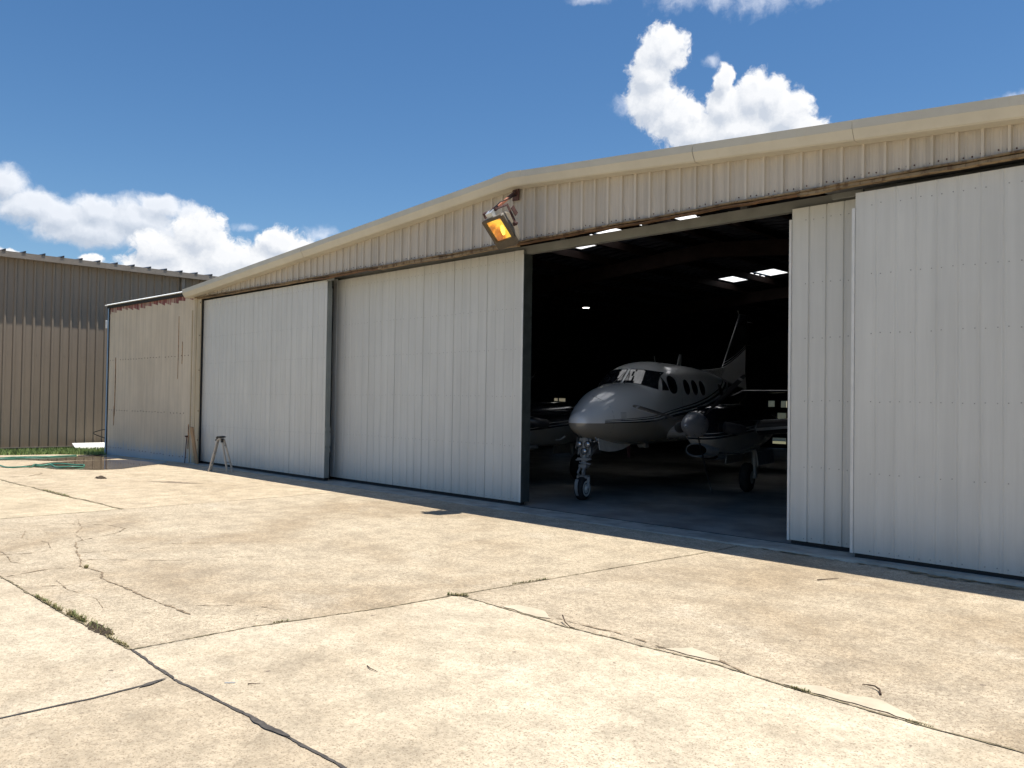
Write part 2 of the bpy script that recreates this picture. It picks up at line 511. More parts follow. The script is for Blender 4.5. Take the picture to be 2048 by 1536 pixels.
def slab(poly, tint, coarse):
    mb = MB()
    top = [(x, y, gz(x) + .004) for x, y in poly]
    bot = [(x, y, gz(x) - .06) for x, y in poly]
    mb.face(top)
    n = len(poly)
    for i in range(n):
        j = (i + 1) % n
        mb.face([bot[i], bot[j], top[j], top[i]])
    o = mb.build('apron_slab', M['concrete'])
    o.color = (*tint, coarse)
    return tag(o, kind='structure')
g = .006
JA = [(-13.1, 2.16), (-9.0, 2.16), (-7.3, 2.16), (-5.84, 2.20), (-5.07, 2.165)]
JB = [(-5.07, 2.165), (-4.2, 2.215), (-3.3, 2.24), (2.5, 2.25)]
JC = [(-5.84, 2.20), (-5.83, 3.07), (-5.62, 4.22), (-5.57, 4.93)]
JD = [(-5.57, 4.93), (-5.24, 8.38), (-5.2, 9.24)]
JE = [(-5.57, 4.93), (-4.23, 4.865), (-2.98, 4.92), (-2.32, 4.85), (-1.64, 4.83), (2.5, 4.84)]
def sh(L, dx, dy): return [(x + dx, y + dy) for x, y in L]
slab([(-13.1 + g, -3.2), (-5.07 - g, -3.2)] + sh(JA[::-1], 0, -g), (.585, .50, .375), .5)
slab([(-5.07 + g, -3.2), (2.5, -3.2)] + sh(JB[::-1], 0, -g), (.55, .465, .345), .55)
slab(sh(JA[3:4], g, g) + sh(JB, 0, g) + sh(JE[::-1], 0, -g) + sh(JC[1:3][::-1], g, 0), (.61, .525, .395), .5)
slab(sh(JE, .002, g) + [(2.5, 9.24)] + sh(JD[1:][::-1], g, 0), (.52, .435, .32), 1.0)
slab(sh(JA[:4], 0, g) + sh(JC[1:], -g, 0) + sh(JD[1:], -g, 0) + [(-13.1 + g, 9.24)], (.535, .45, .33), 1.0)
slab([(-20, -3.2), (-13.1 - g, -3.2), (-13.1 - g, 4.74 - g), (-20, 4.50 - g)], (.61, .51, .36), .45)
slab([(-20, 4.50 + g), (-13.1 - g, 4.74 + g), (-13.1 - g, 9.24), (-20, 9.24)], (.57, .47, .335), .6)
slab([(-20.001, -12), (-20.001, 9.42), (-26.9, 9.42), (-27.2, 8.9), (-28.35, 8.28), (-28.64, 7.46), (-28.96, 6.85), (-29.6, 5.2), (-30, -12)], (.56, .46, .325), .5)
slab([(2.506, -3.2), (14, -3.2), (14, 9.24), (2.506, 9.24)], (.53, .45, .34), .7)
slab([(-19.99, -60), (40, -60), (40, -3.21), (-19.99, -3.21)], (.55, .47, .36), .5)

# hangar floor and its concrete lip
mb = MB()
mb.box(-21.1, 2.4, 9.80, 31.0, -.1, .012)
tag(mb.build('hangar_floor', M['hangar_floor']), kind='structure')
mb = MB()
prof = []
N = 60
for i in range(N + 1):
    x = -21.1 + 23.5 * i / N
    ye = 9.24 - .05 * max(0, (x + 6) / 4) + .012 * math.sin(x * 5) + .01 * rng.uniform(-1, 1)
    h = .010 + .030 * min(1, max(0, (x + 7) / 4))
    prof.append((x, ye, h))
for i in range(N):
    (x0, y0, h0), (x1, y1, h1) = prof[i], prof[i + 1]
    mb.face([(x0, y0, -.02), (x1, y1, -.02), (x1, y1 + .03, h1), (x0, y0 + .03, h0)])
    mb.face([(x0, y0 + .03, h0), (x1, y1 + .03, h1), (x1, 9.8, .016), (x0, 9.8, .016)])
tag(mb.build('door_sill_slab', M['lip'], merge=True), kind='structure')
# track slot in the floor
mb = MB()
mb.box(-21, 2.3, 9.765, 9.795, .0, .021)
tag(mb.build('floor_track', M['track_dark']), kind='structure')

def ribbon(name, pts, wd, mat, z=.009, step=.05, rough=.5, seed=1, gaps=0.):
    rg = random.Random(seed)
    P = [Vector((x, y, 0)) for x, y in pts]
    pts2 = []
    for a, b2 in zip(P[:-1], P[1:]):
        n = max(1, int((b2 - a).length / step))
        for i in range(n):
            pts2.append(a.lerp(b2, i / n))
    pts2.append(P[-1])
    mb = MB(); L = []; wob = 0.
    for i, p in enumerate(pts2):
        d = (pts2[min(i + 1, len(pts2) - 1)] - pts2[max(i - 1, 0)]).normalized()
        nn = Vector((-d.y, d.x, 0))
        wob = wob * .8 + rg.uniform(-1, 1) * wd * rough * .6
        ww = wd * (1 + rough * rg.uniform(-1, 1.2)) / 2
        if gaps and rg.random() < gaps: ww *= .15
        if i in (0, len(pts2) - 1): ww *= .2
        zz = gz(p.x) + z
        q = p + nn * wob
        L.append((q + nn * ww + Vector((0, 0, zz)), q - nn * ww + Vector((0, 0, zz))))
    for (a, b2), (c2, d2) in zip(L[:-1], L[1:]):
        mb.face([a, b2, d2, c2])
    return tag(mb.build(name, mat, merge=True), kind='structure')
ribbon('expansion_joint', JA[:4], .015, M['joint'], seed=1, rough=.8, step=.03)
ribbon('tar_joint', JA[3:], .019, M['tar'], rough=.3, seed=2, step=.03)
ribbon('tar_joint', JB, .019, M['tar'], rough=.3, seed=3, step=.03)
ribbon('tar_joint', [(-4.18, 2.21), (-4.02, 2.20), (-3.80, 2.23)], .034, M['tar'], z=.012, rough=.25, seed=33, step=.035)
ribbon('tar_joint', [(-5.07, -3.2), (-5.07, 1.2), (-5.05, 1.7), (-5.09, 2.12)], .018, M['tar'], rough=.25, seed=4)
ribbon('tar_joint', [(-5.05, 1.95), (-5.09, 2.14)], .032, M['tar'], z=.012, rough=.4, seed=34)
ribbon('expansion_joint', JC, .011, M['joint'], seed=5, rough=.8, step=.03)
ribbon('expansion_joint', JD, .012, M['joint'], rough=.45, seed=6)
ribbon('expansion_joint', JE, .012, M['joint'], rough=.8, seed=7, step=.03)
ribbon('mossy_edge', [(-5.2, 9.235), (-3.5, 9.20), (-2.2, 9.17), (2.2, 9.12)], .035, M['joint'], rough=1.2, seed=70, z=.012)
ribbon('mossy_edge', [(-3.2, 9.18), (-2.2, 9.155), (2.2, 9.10)], .05, M['joint'], rough=1.2, seed=71, z=.014)
ribbon('expansion_joint', [(-20, 4.5), (-15.6, 4.62), (-13.1, 4.75)], .035, M['joint'], rough=.7, seed=8)
ribbon('expansion_joint', [(-13.1, -3.2), (-13.1, 4.75)], .018, M['joint'], rough=.3, seed=9)
ribbon('expansion_joint', [(-13.1, 4.75), (-13.05, 6.8), (-13.1, 9.2)], .010, M['crack'], rough=.4, seed=10, gaps=.1)
ribbon('surface_crack', [(-10.53, 3.29), (-9.9, 3.12), (-9.39, 2.98), (-9.0, 2.86), (-8.6, 2.95), (-8.3, 2.84), (-6.93, 2.87), (-6.47, 2.9)], .013, M['crack'], seed=11, rough=1.1)
ribbon('surface_crack', [(-9.39, 2.98), (-9.1, 3.3), (-8.7, 3.7), (-8.55, 4.2), (-8.2, 4.6)], .008, M['crack'], seed=12, rough=1.2, gaps=.3)
ribbon('surface_crack', [(-9.0, 2.86), (-9.05, 2.5), (-8.95, 2.18)], .012, M['crack'], seed=13, rough=1.2, gaps=.2)
ribbon('surface_crack', [(-8.3, 2.84), (-8.2, 2.5), (-8.35, 2.2)], .008, M['crack'], seed=14, rough=1.2, gaps=.3)
ribbon('surface_crack', [(-10.53, 3.29), (-10.9, 3.9), (-11.2, 4.1), (-11.6, 4.05), (-12.3, 3.5)], .012, M['crack'], seed=15, rough=1.2, gaps=.2)
ribbon('surface_crack', [(-10.2, 3.2), (-10.1, 2.7), (-10.25, 2.2)], .010, M['crack'], seed=16, rough=1.2, gaps=.2)
ribbon('surface_crack', [(-6.9, 2.86), (-6.4, 3.4), (-6.1, 3.5)], .006, M['crack'], seed=17, rough=1.3, gaps=.4)
ribbon('surface_crack', [(-11.4, 7.3), (-10.9, 7.25), (-10.3, 7.5), (-9.5, 7.35)], .006, M['crack'], seed=18, rough=1.3, gaps=.4)
ribbon('surface_crack', [(-4.45, 4.99), (-3.9, 5.02), (-3.4, 4.97), (-3.0, 5.02), (-2.7, 4.9)], .014, M['crack'], seed=19, rough=1.3, gaps=.15)
ribbon('surface_crack', [(-10.9, 2.45), (-10.3, 2.5), (-9.7, 2.42), (-9.2, 2.6)], .007, M['crack'], seed=80, rough=1.2, gaps=.2)
ribbon('surface_crack', [(-11.8, 3.1), (-11.2, 2.9), (-10.7, 3.05), (-10.3, 2.95)], .007, M['crack'], seed=81, rough=1.2, gaps=.2)
ribbon('surface_crack', [(-12.4, 3.9), (-11.6, 3.7), (-11.1, 3.45), (-10.6, 3.4)], .008, M['crack'], seed=82, rough=1.3, gaps=.25)
ribbon('surface_crack', [(-8.55, 2.5), (-8.0, 2.45), (-7.5, 2.52), (-7.1, 2.45)], .006, M['crack'], seed=83, rough=1.2, gaps=.3)
ribbon('surface_crack', [(-9.8, 3.1), (-9.6, 3.6), (-9.7, 4.1), (-9.4, 4.6)], .007, M['crack'], seed=84, rough=1.3, gaps=.3)
ribbon('surface_crack', [(-3.5, 4.9), (-3.2, 5.05), (-2.95, 4.97)], .008, M['crack'], seed=20, rough=1.3, gaps=.25)
ribbon('stain_line', [(-19.54, 4.78), (-19.46, 5.14), (-19.8, 5.4), (-20.1, 5.6)], .035, M['crack'], seed=21, rough=1., z=.008)

def patch(name, pts, mat, z=.010, seed=1, jit=.05):
    rg = random.Random(seed)
    out = []
    n = len(pts)
    for i in range(n):
        a = Vector((*pts[i], 0)); b2 = Vector((*pts[(i + 1) % n], 0))
        k = max(2, int((b2 - a).length / .06))
        k = min(k, 40)
        for j in range(k):
            q = a.lerp(b2, j / k)
            jj = jit if j else 0
            out.append((q.x + rg.uniform(-jj, jj) * .5, q.y + rg.uniform(-jj, jj) * .5, gz(q.x) + z))
    mb = MB(); mb.face(out)
    return tag(mb.build(name, mat), kind='structure')
patch('mortar_patch', [(-5.01, 4.93), (-4.93, 5.07), (-4.69, 5.09), (-4.46, 4.95), (-4.58, 4.90), (-4.8, 4.915)], M['patch'], seed=2, jit=.02)
patch('mortar_patch', [(-3.37, 4.95), (-3.26, 5.12), (-3.02, 5.06), (-2.96, 4.99), (-3.12, 4.96)], M['patch'], seed=3, jit=.02)
patch('mortar_patch', [(-2.46, 4.885), (-2.27, 5.02), (-2.1, 4.99), (-1.91, 5.05), (-1.77, 4.97), (-1.62, 4.86), (-1.89, 4.87), (-2.2, 4.875)], M['patch'], seed=4, jit=.03)
patch('damp_stain', [(-17.0, 6.6), (-16.3, 7.0), (-15.9, 7.35), (-16.3, 7.2), (-16.75, 7.05)], simple('damp_concrete', (.27, .21, .15), .6, var=.2), seed=6, jit=.08, z=.008)

# puddles
P1 = [(-27.5, 5.2), (-26.3, 5.9), (-25.98, 6.15), (-25.64, 6.68), (-24.68, 7.12), (-24.36, 8.24), (-24.9, 9.0), (-26.3, 9.3), (-26.9, 8.7), (-27.2, 7.9), (-27.4, 6.9), (-27.9, 6.0)]
P2 = [(-22.96, 5.94), (-23.39, 6.33), (-24.19, 7.0), (-24.28, 7.64), (-24.2, 8.3), (-23.6, 9.1), (-22.4, 9.25), (-21.6, 8.9), (-20.9, 8.0), (-20.25, 7.3), (-20.34, 6.75), (-20.81, 6.48), (-21.11, 6.17), (-21.82, 6.1), (-22.57, 5.95)]
def pool(name, P, seed):
    """Water sheet following the slope of the apron, with soft uneven edge."""
    o = patch(name, P, M['water'], z=.011, seed=seed, jit=.03)
    return o
pool('puddle', P1, 11); pool('puddle', P2, 12)

# ---------------------------------------------------------------- grass
mb = MB()
rg = random.Random(5)
def grass_front(y):
    pts = [(-12, -30), (5.2, -29.6), (6.85, -28.96), (7.46, -28.64), (8.28, -28.35), (8.9, -27.2), (9.42, -26.9), (20, -26.9)]
    for (a, b2), (c2, d2) in zip(pts[:-1], pts[1:]):
        if a <= y <= c2:
            return b2 + (d2 - b2) * (y - a) / (c2 - a)
    return -29
cnt = 0
while cnt < 15000:
    y = rg.uniform(3, 15); x = rg.uniform(-31.95, -26.8)
    if x > grass_front(y) + rg.uniform(-.1, .12) or (x > -27.5 and y > 9.3):
        continue
    cnt += 1
    h = rg.uniform(.05, .13); a = rg.uniform(0, 6.28); wd = rg.uniform(.012, .025)
    dx, dy = math.cos(a) * wd, math.sin(a) * wd
    lx, ly = rg.uniform(-.06, .06), rg.uniform(-.06, .06)
    z = gz(x) - .03
    mb.face([(x - dx, y - dy, z), (x + dx, y + dy, z), (x + lx, y + ly, z + h + .03)])
tag(mb.build('grass', M['grass']), kind='stuff')

# ---------------------------------------------------------------- hangar
H = empty('hangar', (-9.5, 9.4, 0), 'large low gabled metal hangar with tan siding and white sliding doors', 'hangar')

# gable siding: ribbed profile following the roof line
def siding():
    mb = MB()
    y0 = 9.355
    pitch = .2435
    pts = []
    x = -21.06
    k = 0
    while x < 2.3:
        pts += [(x - .026, y0, 0), (x - .014, y0 - .031, 1), (x + .014, y0 - .031, 0), (x + .026, y0, 0)]
        for q in (1 / 3, 2 / 3):
            xm = x + pitch * q
            pts += [(xm - .02, y0, 0), (xm - .008, y0 - .007, 0), (xm + .008, y0 - .007, 0), (xm + .02, y0, 0)]
        x += pitch
    for (xa, ya, ta), (xb, yb, tb) in zip(pts[:-1], pts[1:]):
        za0, zb0 = sag(xa) + .045, sag(xb) + .045
        za1, zb1 = roofz(xa) - .12, roofz(xb) - .12
        if za1 <= za0 + .01 or zb1 <= zb0 + .01:
            continue
        mb.face([(xa, ya, za0), (xb, yb, zb0), (xb, yb, zb1), (xa, ya, za1)], 1 if ta else 0)
    # screw heads above the bottom edge
    rg = random.Random(3)
    x = -21.0
    while x < 2.2:
        if rg.random() < .8:
            zz = sag(x) + .10 + rg.uniform(-.012, .012)
            mb.lathe((x, y0, zz), (0, -1, 0), [(0, .009), (.008, .009), (.011, .005)], 6, 2)
        x += pitch / 3
    return mb.build('gable_siding', [M['siding'], M['siding_rib'], M['rust_dark']], H)
siding()

# rake fascia, in lengths with joints
def fascia(xa, xb, dz=0.):
    mb = MB()
    prof = [(9.07, .0), (9.072, -.100), (9.078, -.108), (9.128, -.198), (9.15, -.212), (9.34, -.212), (9.34, -.02)]
    rings = []
    K = max(2, int((xb - xa) / .35))
    for i in range(K + 1):
        x = xa + (xb - xa) * i / K
        wv = .0035 * math.sin(x * 2.3) + .0025 * math.sin(x * 5.9 + 1)
        rings.append([(x, y + dz + wv * (1 if z < -.05 else .3), roofz(x) + z + (dz * .2) + (wv * .8 if z < -.15 else 0)) for y, z in prof])
    mb.loft(rings)
    return mb.build('rake_fascia', M['fascia'], H)
for a, b2, d in ((-21.27, -15.4, 0), (-15.4, -9.55, .004), (-8.95, -5.85, 0), (-5.85, -3.79, .005), (-3.79, 2.6, .002)):
    fascia(a + .003, b2 - .003, d)
mb = MB()
prof = [(9.062, .004), (9.064, -.100), (9.070, -.110), (9.120, -.201), (9.142, -.218), (9.33, -.218), (9.33, -.02)]
mb.loft([[(x, y, roofz(x) + z) for y, z in prof] for x in (-9.56, -9.2, -8.94)])
mb.build('ridge_cap', M['fascia'], H)

# drip trim under the siding: tan angle above, rusty timber below, warped and broken
def wavy_trim(name, xa, xb, y0, y1, zlo, zhi, mat, seed, wob=.004):
    rg = random.Random(seed)
    mb = MB(); rings = []
    n = max(3, int((xb - xa) / .22)); e = 0
    for i in range(n + 1):
        x = xa + (xb - xa) * i / n
        e = e * .7 + rg.uniform(-wob, wob)
        s_ = sag(x) + e
        f = rg.uniform(-.004, .004)
        rings.append([(x, y0 + f, s_ + zlo), (x, y1, s_ + zlo - .002), (x, y1, s_ + zhi), (x, y0 + f + .008, s_ + zhi)])
    mb.loft(rings)
    mb.build(name, mat, H)
for i, (a, b2) in enumerate(((-21.05, -15.2), (-15.19, -9.6), (-9.59, -4.9), (-4.89, 2.2))):
    wavy_trim('drip_trim', a, b2, 9.30, 9.358, .036, .056, M['trim_tan'], 40 + i, .003)
for i, (a, b2, z) in enumerate(((-20.9, -15.35, .002), (-15.34, -13.0, -.004), (-12.99, -9.25, -.016), (-9.24, -4.55, .003), (-4.54, 2.2, -.010))):
    wavy_trim('timber_trim', a, b2, 9.315, 9.40, z, .0215, M['trim_brown'] if i in (1, 3) else M['trim_tan'], 50 + i, .006)

# door tracks
mb = MB(); mb.box(-20.9, -9.5, 9.44, 9.62, 4.275, 4.40); mb.box(-9.5, -4.3, 9.44, 9.62, 4.37, 4.42); mb.box(-4.3, 2.2, 9.44, 9.62, 4.275, 4.40); mb.build('front_track', M['track_dark'], H)
mb = MB()
mb.box(-20.9, 2.2, 9.86, 9.875, 4.20, 4.335)
mb.box(-20.9, 2.2, 9.876, 9.96, 4.20, 4.215)
for k in range(14):
    x = -20 + k * 1.6
    mb.box(x, x + .10, 9.855, 9.90, 4.336, 4.375, 1)
mb.build('inner_track_beam', [M['track'], M['track_dark']], H)
mb = MB(); mb.box(-14.94, -14.66, 9.42, 9.44, 4.19, 4.262); mb.build('track_bracket', M['track'], H)
mb = MB(); mb.box(-4.27, -3.9, 9.66, 9.70, 4.22, 4.36); mb.build('track_bracket', M['track'], H)

# corner post between shed and first door
mb = MB()
mb.box(-21.02, -20.76, 9.365, 9.385, -.02, 4.28)
mb.box(-21.05, -20.99, 9.352, 9.364, -.02, 4.28)
mb.box(-20.80, -20.74, 9.350, 9.362, 0, 4.28)
mb.build('corner_post', M['shed_post'], H)
mb = MB(); mb.box(-21.05, -20.785, 9.386, 9.72, -.02, 4.27); mb.build('dark_gap_box', M['trim_gap_black'], H)  # black box paints the shaded recess between post and door
for z in (4.15, 3.3, 2.4, 1.35, .6):
    mb = MB(); mb.box(-20.775, -20.745, 9.34, 9.349, z, z + .03); mb.build('post_clip', M['rust_dark'], H)

mb = MB(); mb.box(1.96, 2.4, 9.365, 9.72, -.02, 4.28); mb.build('corner_post', M['shed_post'], H)
# walls
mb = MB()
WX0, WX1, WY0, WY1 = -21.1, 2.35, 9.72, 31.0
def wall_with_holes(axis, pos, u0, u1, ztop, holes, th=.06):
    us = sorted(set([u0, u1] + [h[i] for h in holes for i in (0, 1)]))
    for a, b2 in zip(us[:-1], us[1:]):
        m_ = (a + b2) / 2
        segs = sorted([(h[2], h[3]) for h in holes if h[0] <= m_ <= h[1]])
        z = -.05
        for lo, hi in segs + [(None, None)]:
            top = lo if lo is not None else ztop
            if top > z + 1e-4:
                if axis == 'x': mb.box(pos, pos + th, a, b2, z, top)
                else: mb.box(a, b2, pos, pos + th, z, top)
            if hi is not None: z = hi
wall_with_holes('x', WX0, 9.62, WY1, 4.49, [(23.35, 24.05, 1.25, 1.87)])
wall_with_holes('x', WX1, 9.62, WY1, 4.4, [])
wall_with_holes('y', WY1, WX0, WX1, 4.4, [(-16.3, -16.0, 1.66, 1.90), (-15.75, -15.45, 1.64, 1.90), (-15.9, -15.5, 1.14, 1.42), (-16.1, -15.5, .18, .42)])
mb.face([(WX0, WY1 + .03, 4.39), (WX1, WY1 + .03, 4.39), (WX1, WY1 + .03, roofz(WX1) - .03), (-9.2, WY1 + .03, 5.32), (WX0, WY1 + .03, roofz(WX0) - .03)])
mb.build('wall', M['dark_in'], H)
mb = MB(); mb.box(-21.09, -21.05, 23.60, 23.63, 1.25, 1.87); mb.box(-21.09, -21.05, 23.36, 24.04, 1.40, 1.43)
mb.build('window_frame', M['dark_in'], H)

# roof with openings for the translucent panels
sky_rects = []
for xa, xb, bands in ((-11.83, -10.80, ((13.05, 13.95), (19.62, 20.5))), (-10.73, -9.70, ((13.05, 13.95), (19.62, 20.5))), (-8.98, -8.35, ((13.05, 13.6),)), (-7.66, -7.2, ((13.05, 13.4),))):
    for (ya, yb) in bands:
        sky_rects.append((xa, xb, ya, yb))
def in_sky(x, y):
    return any(a < x < b2 and c2 < y < d2 for a, b2, c2, d2 in sky_rects)
xs = sorted(set([-21.27, -9.2, 2.6] + [r[0] for r in sky_rects] + [r[1] for r in sky_rects]))
ys = sorted(set([9.085, 31.3] + [r[2] for r in sky_rects] + [r[3] for r in sky_rects]))
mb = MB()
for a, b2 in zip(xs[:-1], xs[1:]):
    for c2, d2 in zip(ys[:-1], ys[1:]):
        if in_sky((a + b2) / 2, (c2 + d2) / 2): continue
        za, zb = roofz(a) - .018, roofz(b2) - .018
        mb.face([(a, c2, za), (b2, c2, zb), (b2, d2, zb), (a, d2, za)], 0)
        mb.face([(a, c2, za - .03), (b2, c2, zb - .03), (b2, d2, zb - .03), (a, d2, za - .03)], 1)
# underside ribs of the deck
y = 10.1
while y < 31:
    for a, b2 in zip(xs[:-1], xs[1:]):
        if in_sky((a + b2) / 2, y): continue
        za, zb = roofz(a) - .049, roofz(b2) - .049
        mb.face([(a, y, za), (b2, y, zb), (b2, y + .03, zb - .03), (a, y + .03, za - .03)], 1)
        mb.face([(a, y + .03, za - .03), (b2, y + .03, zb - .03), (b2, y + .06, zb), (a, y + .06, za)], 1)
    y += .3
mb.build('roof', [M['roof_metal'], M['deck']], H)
for (a, b2, c2, d2) in sky_rects:
    mb = MB()
    mb.face([(a, c2, roofz(a) - .03), (b2, c2, roofz(b2) - .03), (b2, d2, roofz(b2) - .03), (a, d2, roofz(a) - .03)])
    mb.build('skylight', M['skylight'], H)
# steel frame inside
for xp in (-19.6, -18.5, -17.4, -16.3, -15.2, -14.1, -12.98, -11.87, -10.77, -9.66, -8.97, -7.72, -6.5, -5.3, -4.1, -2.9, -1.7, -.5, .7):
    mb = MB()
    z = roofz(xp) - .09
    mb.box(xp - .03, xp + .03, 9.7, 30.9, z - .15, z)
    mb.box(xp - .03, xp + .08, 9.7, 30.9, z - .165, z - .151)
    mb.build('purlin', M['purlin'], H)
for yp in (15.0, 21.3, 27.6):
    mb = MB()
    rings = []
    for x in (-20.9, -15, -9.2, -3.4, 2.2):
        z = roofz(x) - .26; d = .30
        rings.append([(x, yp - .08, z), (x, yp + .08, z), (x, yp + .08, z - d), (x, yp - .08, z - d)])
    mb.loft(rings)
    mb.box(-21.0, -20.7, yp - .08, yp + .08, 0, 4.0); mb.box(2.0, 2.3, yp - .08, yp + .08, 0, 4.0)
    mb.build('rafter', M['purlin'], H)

# sliding doors
def door(x0, x1, y, z0, z1, pitch, phase, style, label, name='sliding_door', rows=(4.06, 3.26, 2.58, 1.80, .98, .10)):
    mb = MB()
    pts = [(x0, y)]
    x = x0 + phase
    i = 0
    while x < x1 - .02:
        big = (i % 4 == 0)
        if style == 'rib':       # narrow raised double seam
            dp = .0035
            pts += [(x - .030, y), (x - .024, y - dp), (x - .010, y - dp), (x - .004, y + .002), (x + .004, y + .002), (x + .010, y - dp), (x + .024, y - dp), (x + .030, y)]
        elif style == 'deep':
            pts += [(x - .018, y), (x - .007, y + .016), (x + .007, y + .016), (x + .012, y - .004), (x + .03, y)]
        else:
            dp = .018 if big else .010
            pts += [(x - .014, y), (x - .004, y + dp), (x + .004, y + dp), (x + .014, y)]
        x += pitch; i += 1
    pts.append((x1, y))
    for (xa, ya), (xb, yb) in zip(pts[:-1], pts[1:]):
        mb.face([(xa, ya, z0), (xb, yb, z0), (xb, yb, z1), (xa, ya, z1)], 0)
    mb.box(x0 + .001, x1 - .001, y + .02, y + .115, z0 + .004, z1 - .004, 1)
    rg = random.Random(int(abs(x0) * 100))
    for zr in rows:
        zz = z0 + (z1 - z0) * (zr - .06) / 4.16
        xx = x0 + phase
        while xx < x1 - .05:
            for dx in (-.05, .05):
                if rg.random() < .93 and x0 + .02 < xx + dx < x1 - .02:
                    mb.lathe((xx + dx, y, zz + rg.uniform(-.008, .008)), (0, -1, 0), [(0, .007), (.003, .007), (.005, .004)], 6, 2)
            xx += pitch
    d = mb.build(name, [M['door_white'], M['door_plate'], M['screw']], H, merge=False)
    if label: d['label'] = label
    return d
d1 = door(-20.90, -14.95, 9.45, .075, 4.225, .2185, .16, 'flat', 'white sliding door nearest the tan shed')
mb = MB()
mb.box(-14.949, -14.935, 9.452, 9.565, .08, 4.05)
for (za, zb) in ((1.05, 1.13), (.74, 1.02), (.62, .70)):
    mb.box(-14.934, -14.915, 9.450, 9.572, za, zb)
mb.build('edge_plate', M['door_plate'], d1)
d2 = door(-15.24, -9.56, 9.80, .07, 4.265, .2185, .44, 'flat', 'white sliding door just left of the opening')
mb = MB()
mb.box(-15.245, -15.10, 9.788, 9.798, .075, 4.30)
mb.build('edge_trim', M['door_trim'], d2)
mb = MB(); mb.box(-9.558, -9.535, 9.795, 9.99, .07, 4.19); mb.box(-9.58, -9.545, 9.786, 9.794, .07, 4.19, 1); mb.build('edge_frame', [M['door_dark'], M['door_trim']], d2)
d3 = door(-4.84, -.6, 9.80, .065, 4.215, .2185, .23, 'deep', 'white sliding door leaf partly hidden behind the right door')
mb = MB(); mb.box(-4.872, -4.842, 9.785, 9.96, .06, 4.08); mb.build('edge_trim', M['door_trim'], d3)
d4 = door(-3.90, 1.9, 9.45, .075, 4.195, .2125, .235, 'rib', 'wide white sliding door at the right')
mb = MB(); mb.box(-3.935, -3.902, 9.435, 9.61, .075, 4.02); mb.build('edge_trim', M['door_trim'], d4)
for d, a, b2, y in ((d1, -20.88, -14.97, 9.47), (d2, -15.3, -9.58, 9.82), (d3, -4.83, -.62, 9.82), (d4, -3.89, 1.88, 9.47)):
    mb = MB(); mb.box(a, b2, y, y + .1, .022, .066); mb.build('bottom_gap_black', M['trim_gap_black'], d)  # black strip gives the open gap under each leaf its darkness

# ---------------------------------------------------------------- tan lean-to shed
S = empty('shed', (-24.2, 9.5, 0), 'tan corrugated lean-to shed with peeling red and blue paint beside the hangar', 'shed')
mb = MB()
x = -27.33; pts = []
while x < -21.05:
    pts.append(x); x += .0175
zt = lambda x: 4.50 - .008 * (x + 27.4)
for a, b2 in zip(pts[:-1], pts[1:]):
    ya = 9.40 + .009 * math.sin(a / .07 * 2 * math.pi); yb = 9.40 + .009 * math.sin(b2 / .07 * 2 * math.pi)
    q = .02 + .05 * (math.sin(a * 9.1) + math.sin(a * 23.7)) * .5
    kk = int((a + 30) / .07); zr = zt(a) - .12 - .08 * ((kk * 7919 % 13) / 13) - .03 * math.sin(a * 2.7)
    mb.face([(a, ya, gz(a) - .03), (b2, yb, gz(b2) - .03), (b2, yb, zr), (a, ya, zr)], 0)
    mb.face([(a, ya, zr), (b2, yb, zr), (b2, yb, zt(b2)), (a, ya, zt(a))], 1)
for zr in (2.82, 1.28, .12):
    x = -27.2
    while x < -21.1:
        if rng.random() < .85:
            mb.lathe((x, 9.395, zr + rng.uniform(-.01, .01)), (0, -1, 0), [(0, .012), (.01, .012), (.014, .006)], 6, 2)
        x += .21
mb.build('front_wall', [M['shed'], M['shed_red'], M['rust_dark']], S)
mb = MB(); mb.box(-27.40, -27.33, 9.36, 15.6, -.22, 4.50); mb.build('side_wall', M['shed'], S)
mb = MB(); mb.box(-27.425, -27.33, 9.352, 9.39, -.2, 4.48); mb.box(-27.424, -27.402, 9.391, 9.5, -.2, 4.48); mb.build('corner_flashing', M['shed_blue'], S)
mb = MB()
mb.loft([[(x, 9.26, zt(x) + .045), (x, 16, zt(x) + .045), (x, 16, zt(x) + .10), (x, 9.36, zt(x) + .10), (x, 9.26, zt(x) + .05)] for x in (-27.48, -21.28)])
mb.build('roof', M['cap_white'], S)
mb = MB()
mb.loft([[(x, 9.335, zt(x) - .035), (x, 9.42, zt(x) - .035), (x, 9.42, zt(x) + .044), (x, 9.335, zt(x) + .044)] for x in (-27.44, -21.08)])
mb.build('eave_trim', M['trim_gap_black'], S)
mb = MB()
mb.box(-21.20, -21.06, 9.385, 9.40, -.03, 4.27)
mb.box(-21.33, -21.29, 9.372, 9.39, -.03, 4.0)
mb.build('corner_batten', M['shed_post'], S)
RS = simple('rust_stain', (.34, .19, .095), .85, var=.5, vscale=12)
for (xx, za, zb, wd) in ((-26.75, 1.1, 2.9, .022), (-26.80, .8, 1.4, .018), (-22.15, 2.2, 3.9, .012), (-21.9, 2.6, 3.2, .010), (-21.42, .35, 1.0, .05)):
    mb = MB(); mb.loft([[(xx, 9.377, za), (xx + wd * .3, 9.377, za), (xx + wd * .3, 9.3885, za), (xx, 9.3885, za)], [(xx, 9.377, za * .4 + zb * .6), (xx + wd, 9.377, za * .4 + zb * .6), (xx + wd, 9.3885, za * .4 + zb * .6), (xx, 9.3885, za * .4 + zb * .6)], [(xx, 9.377, zb), (xx + wd * .4, 9.377, zb), (xx + wd * .4, 9.3885, zb), (xx, 9.3885, zb)]]); mb.build('rust_streak', RS, S)
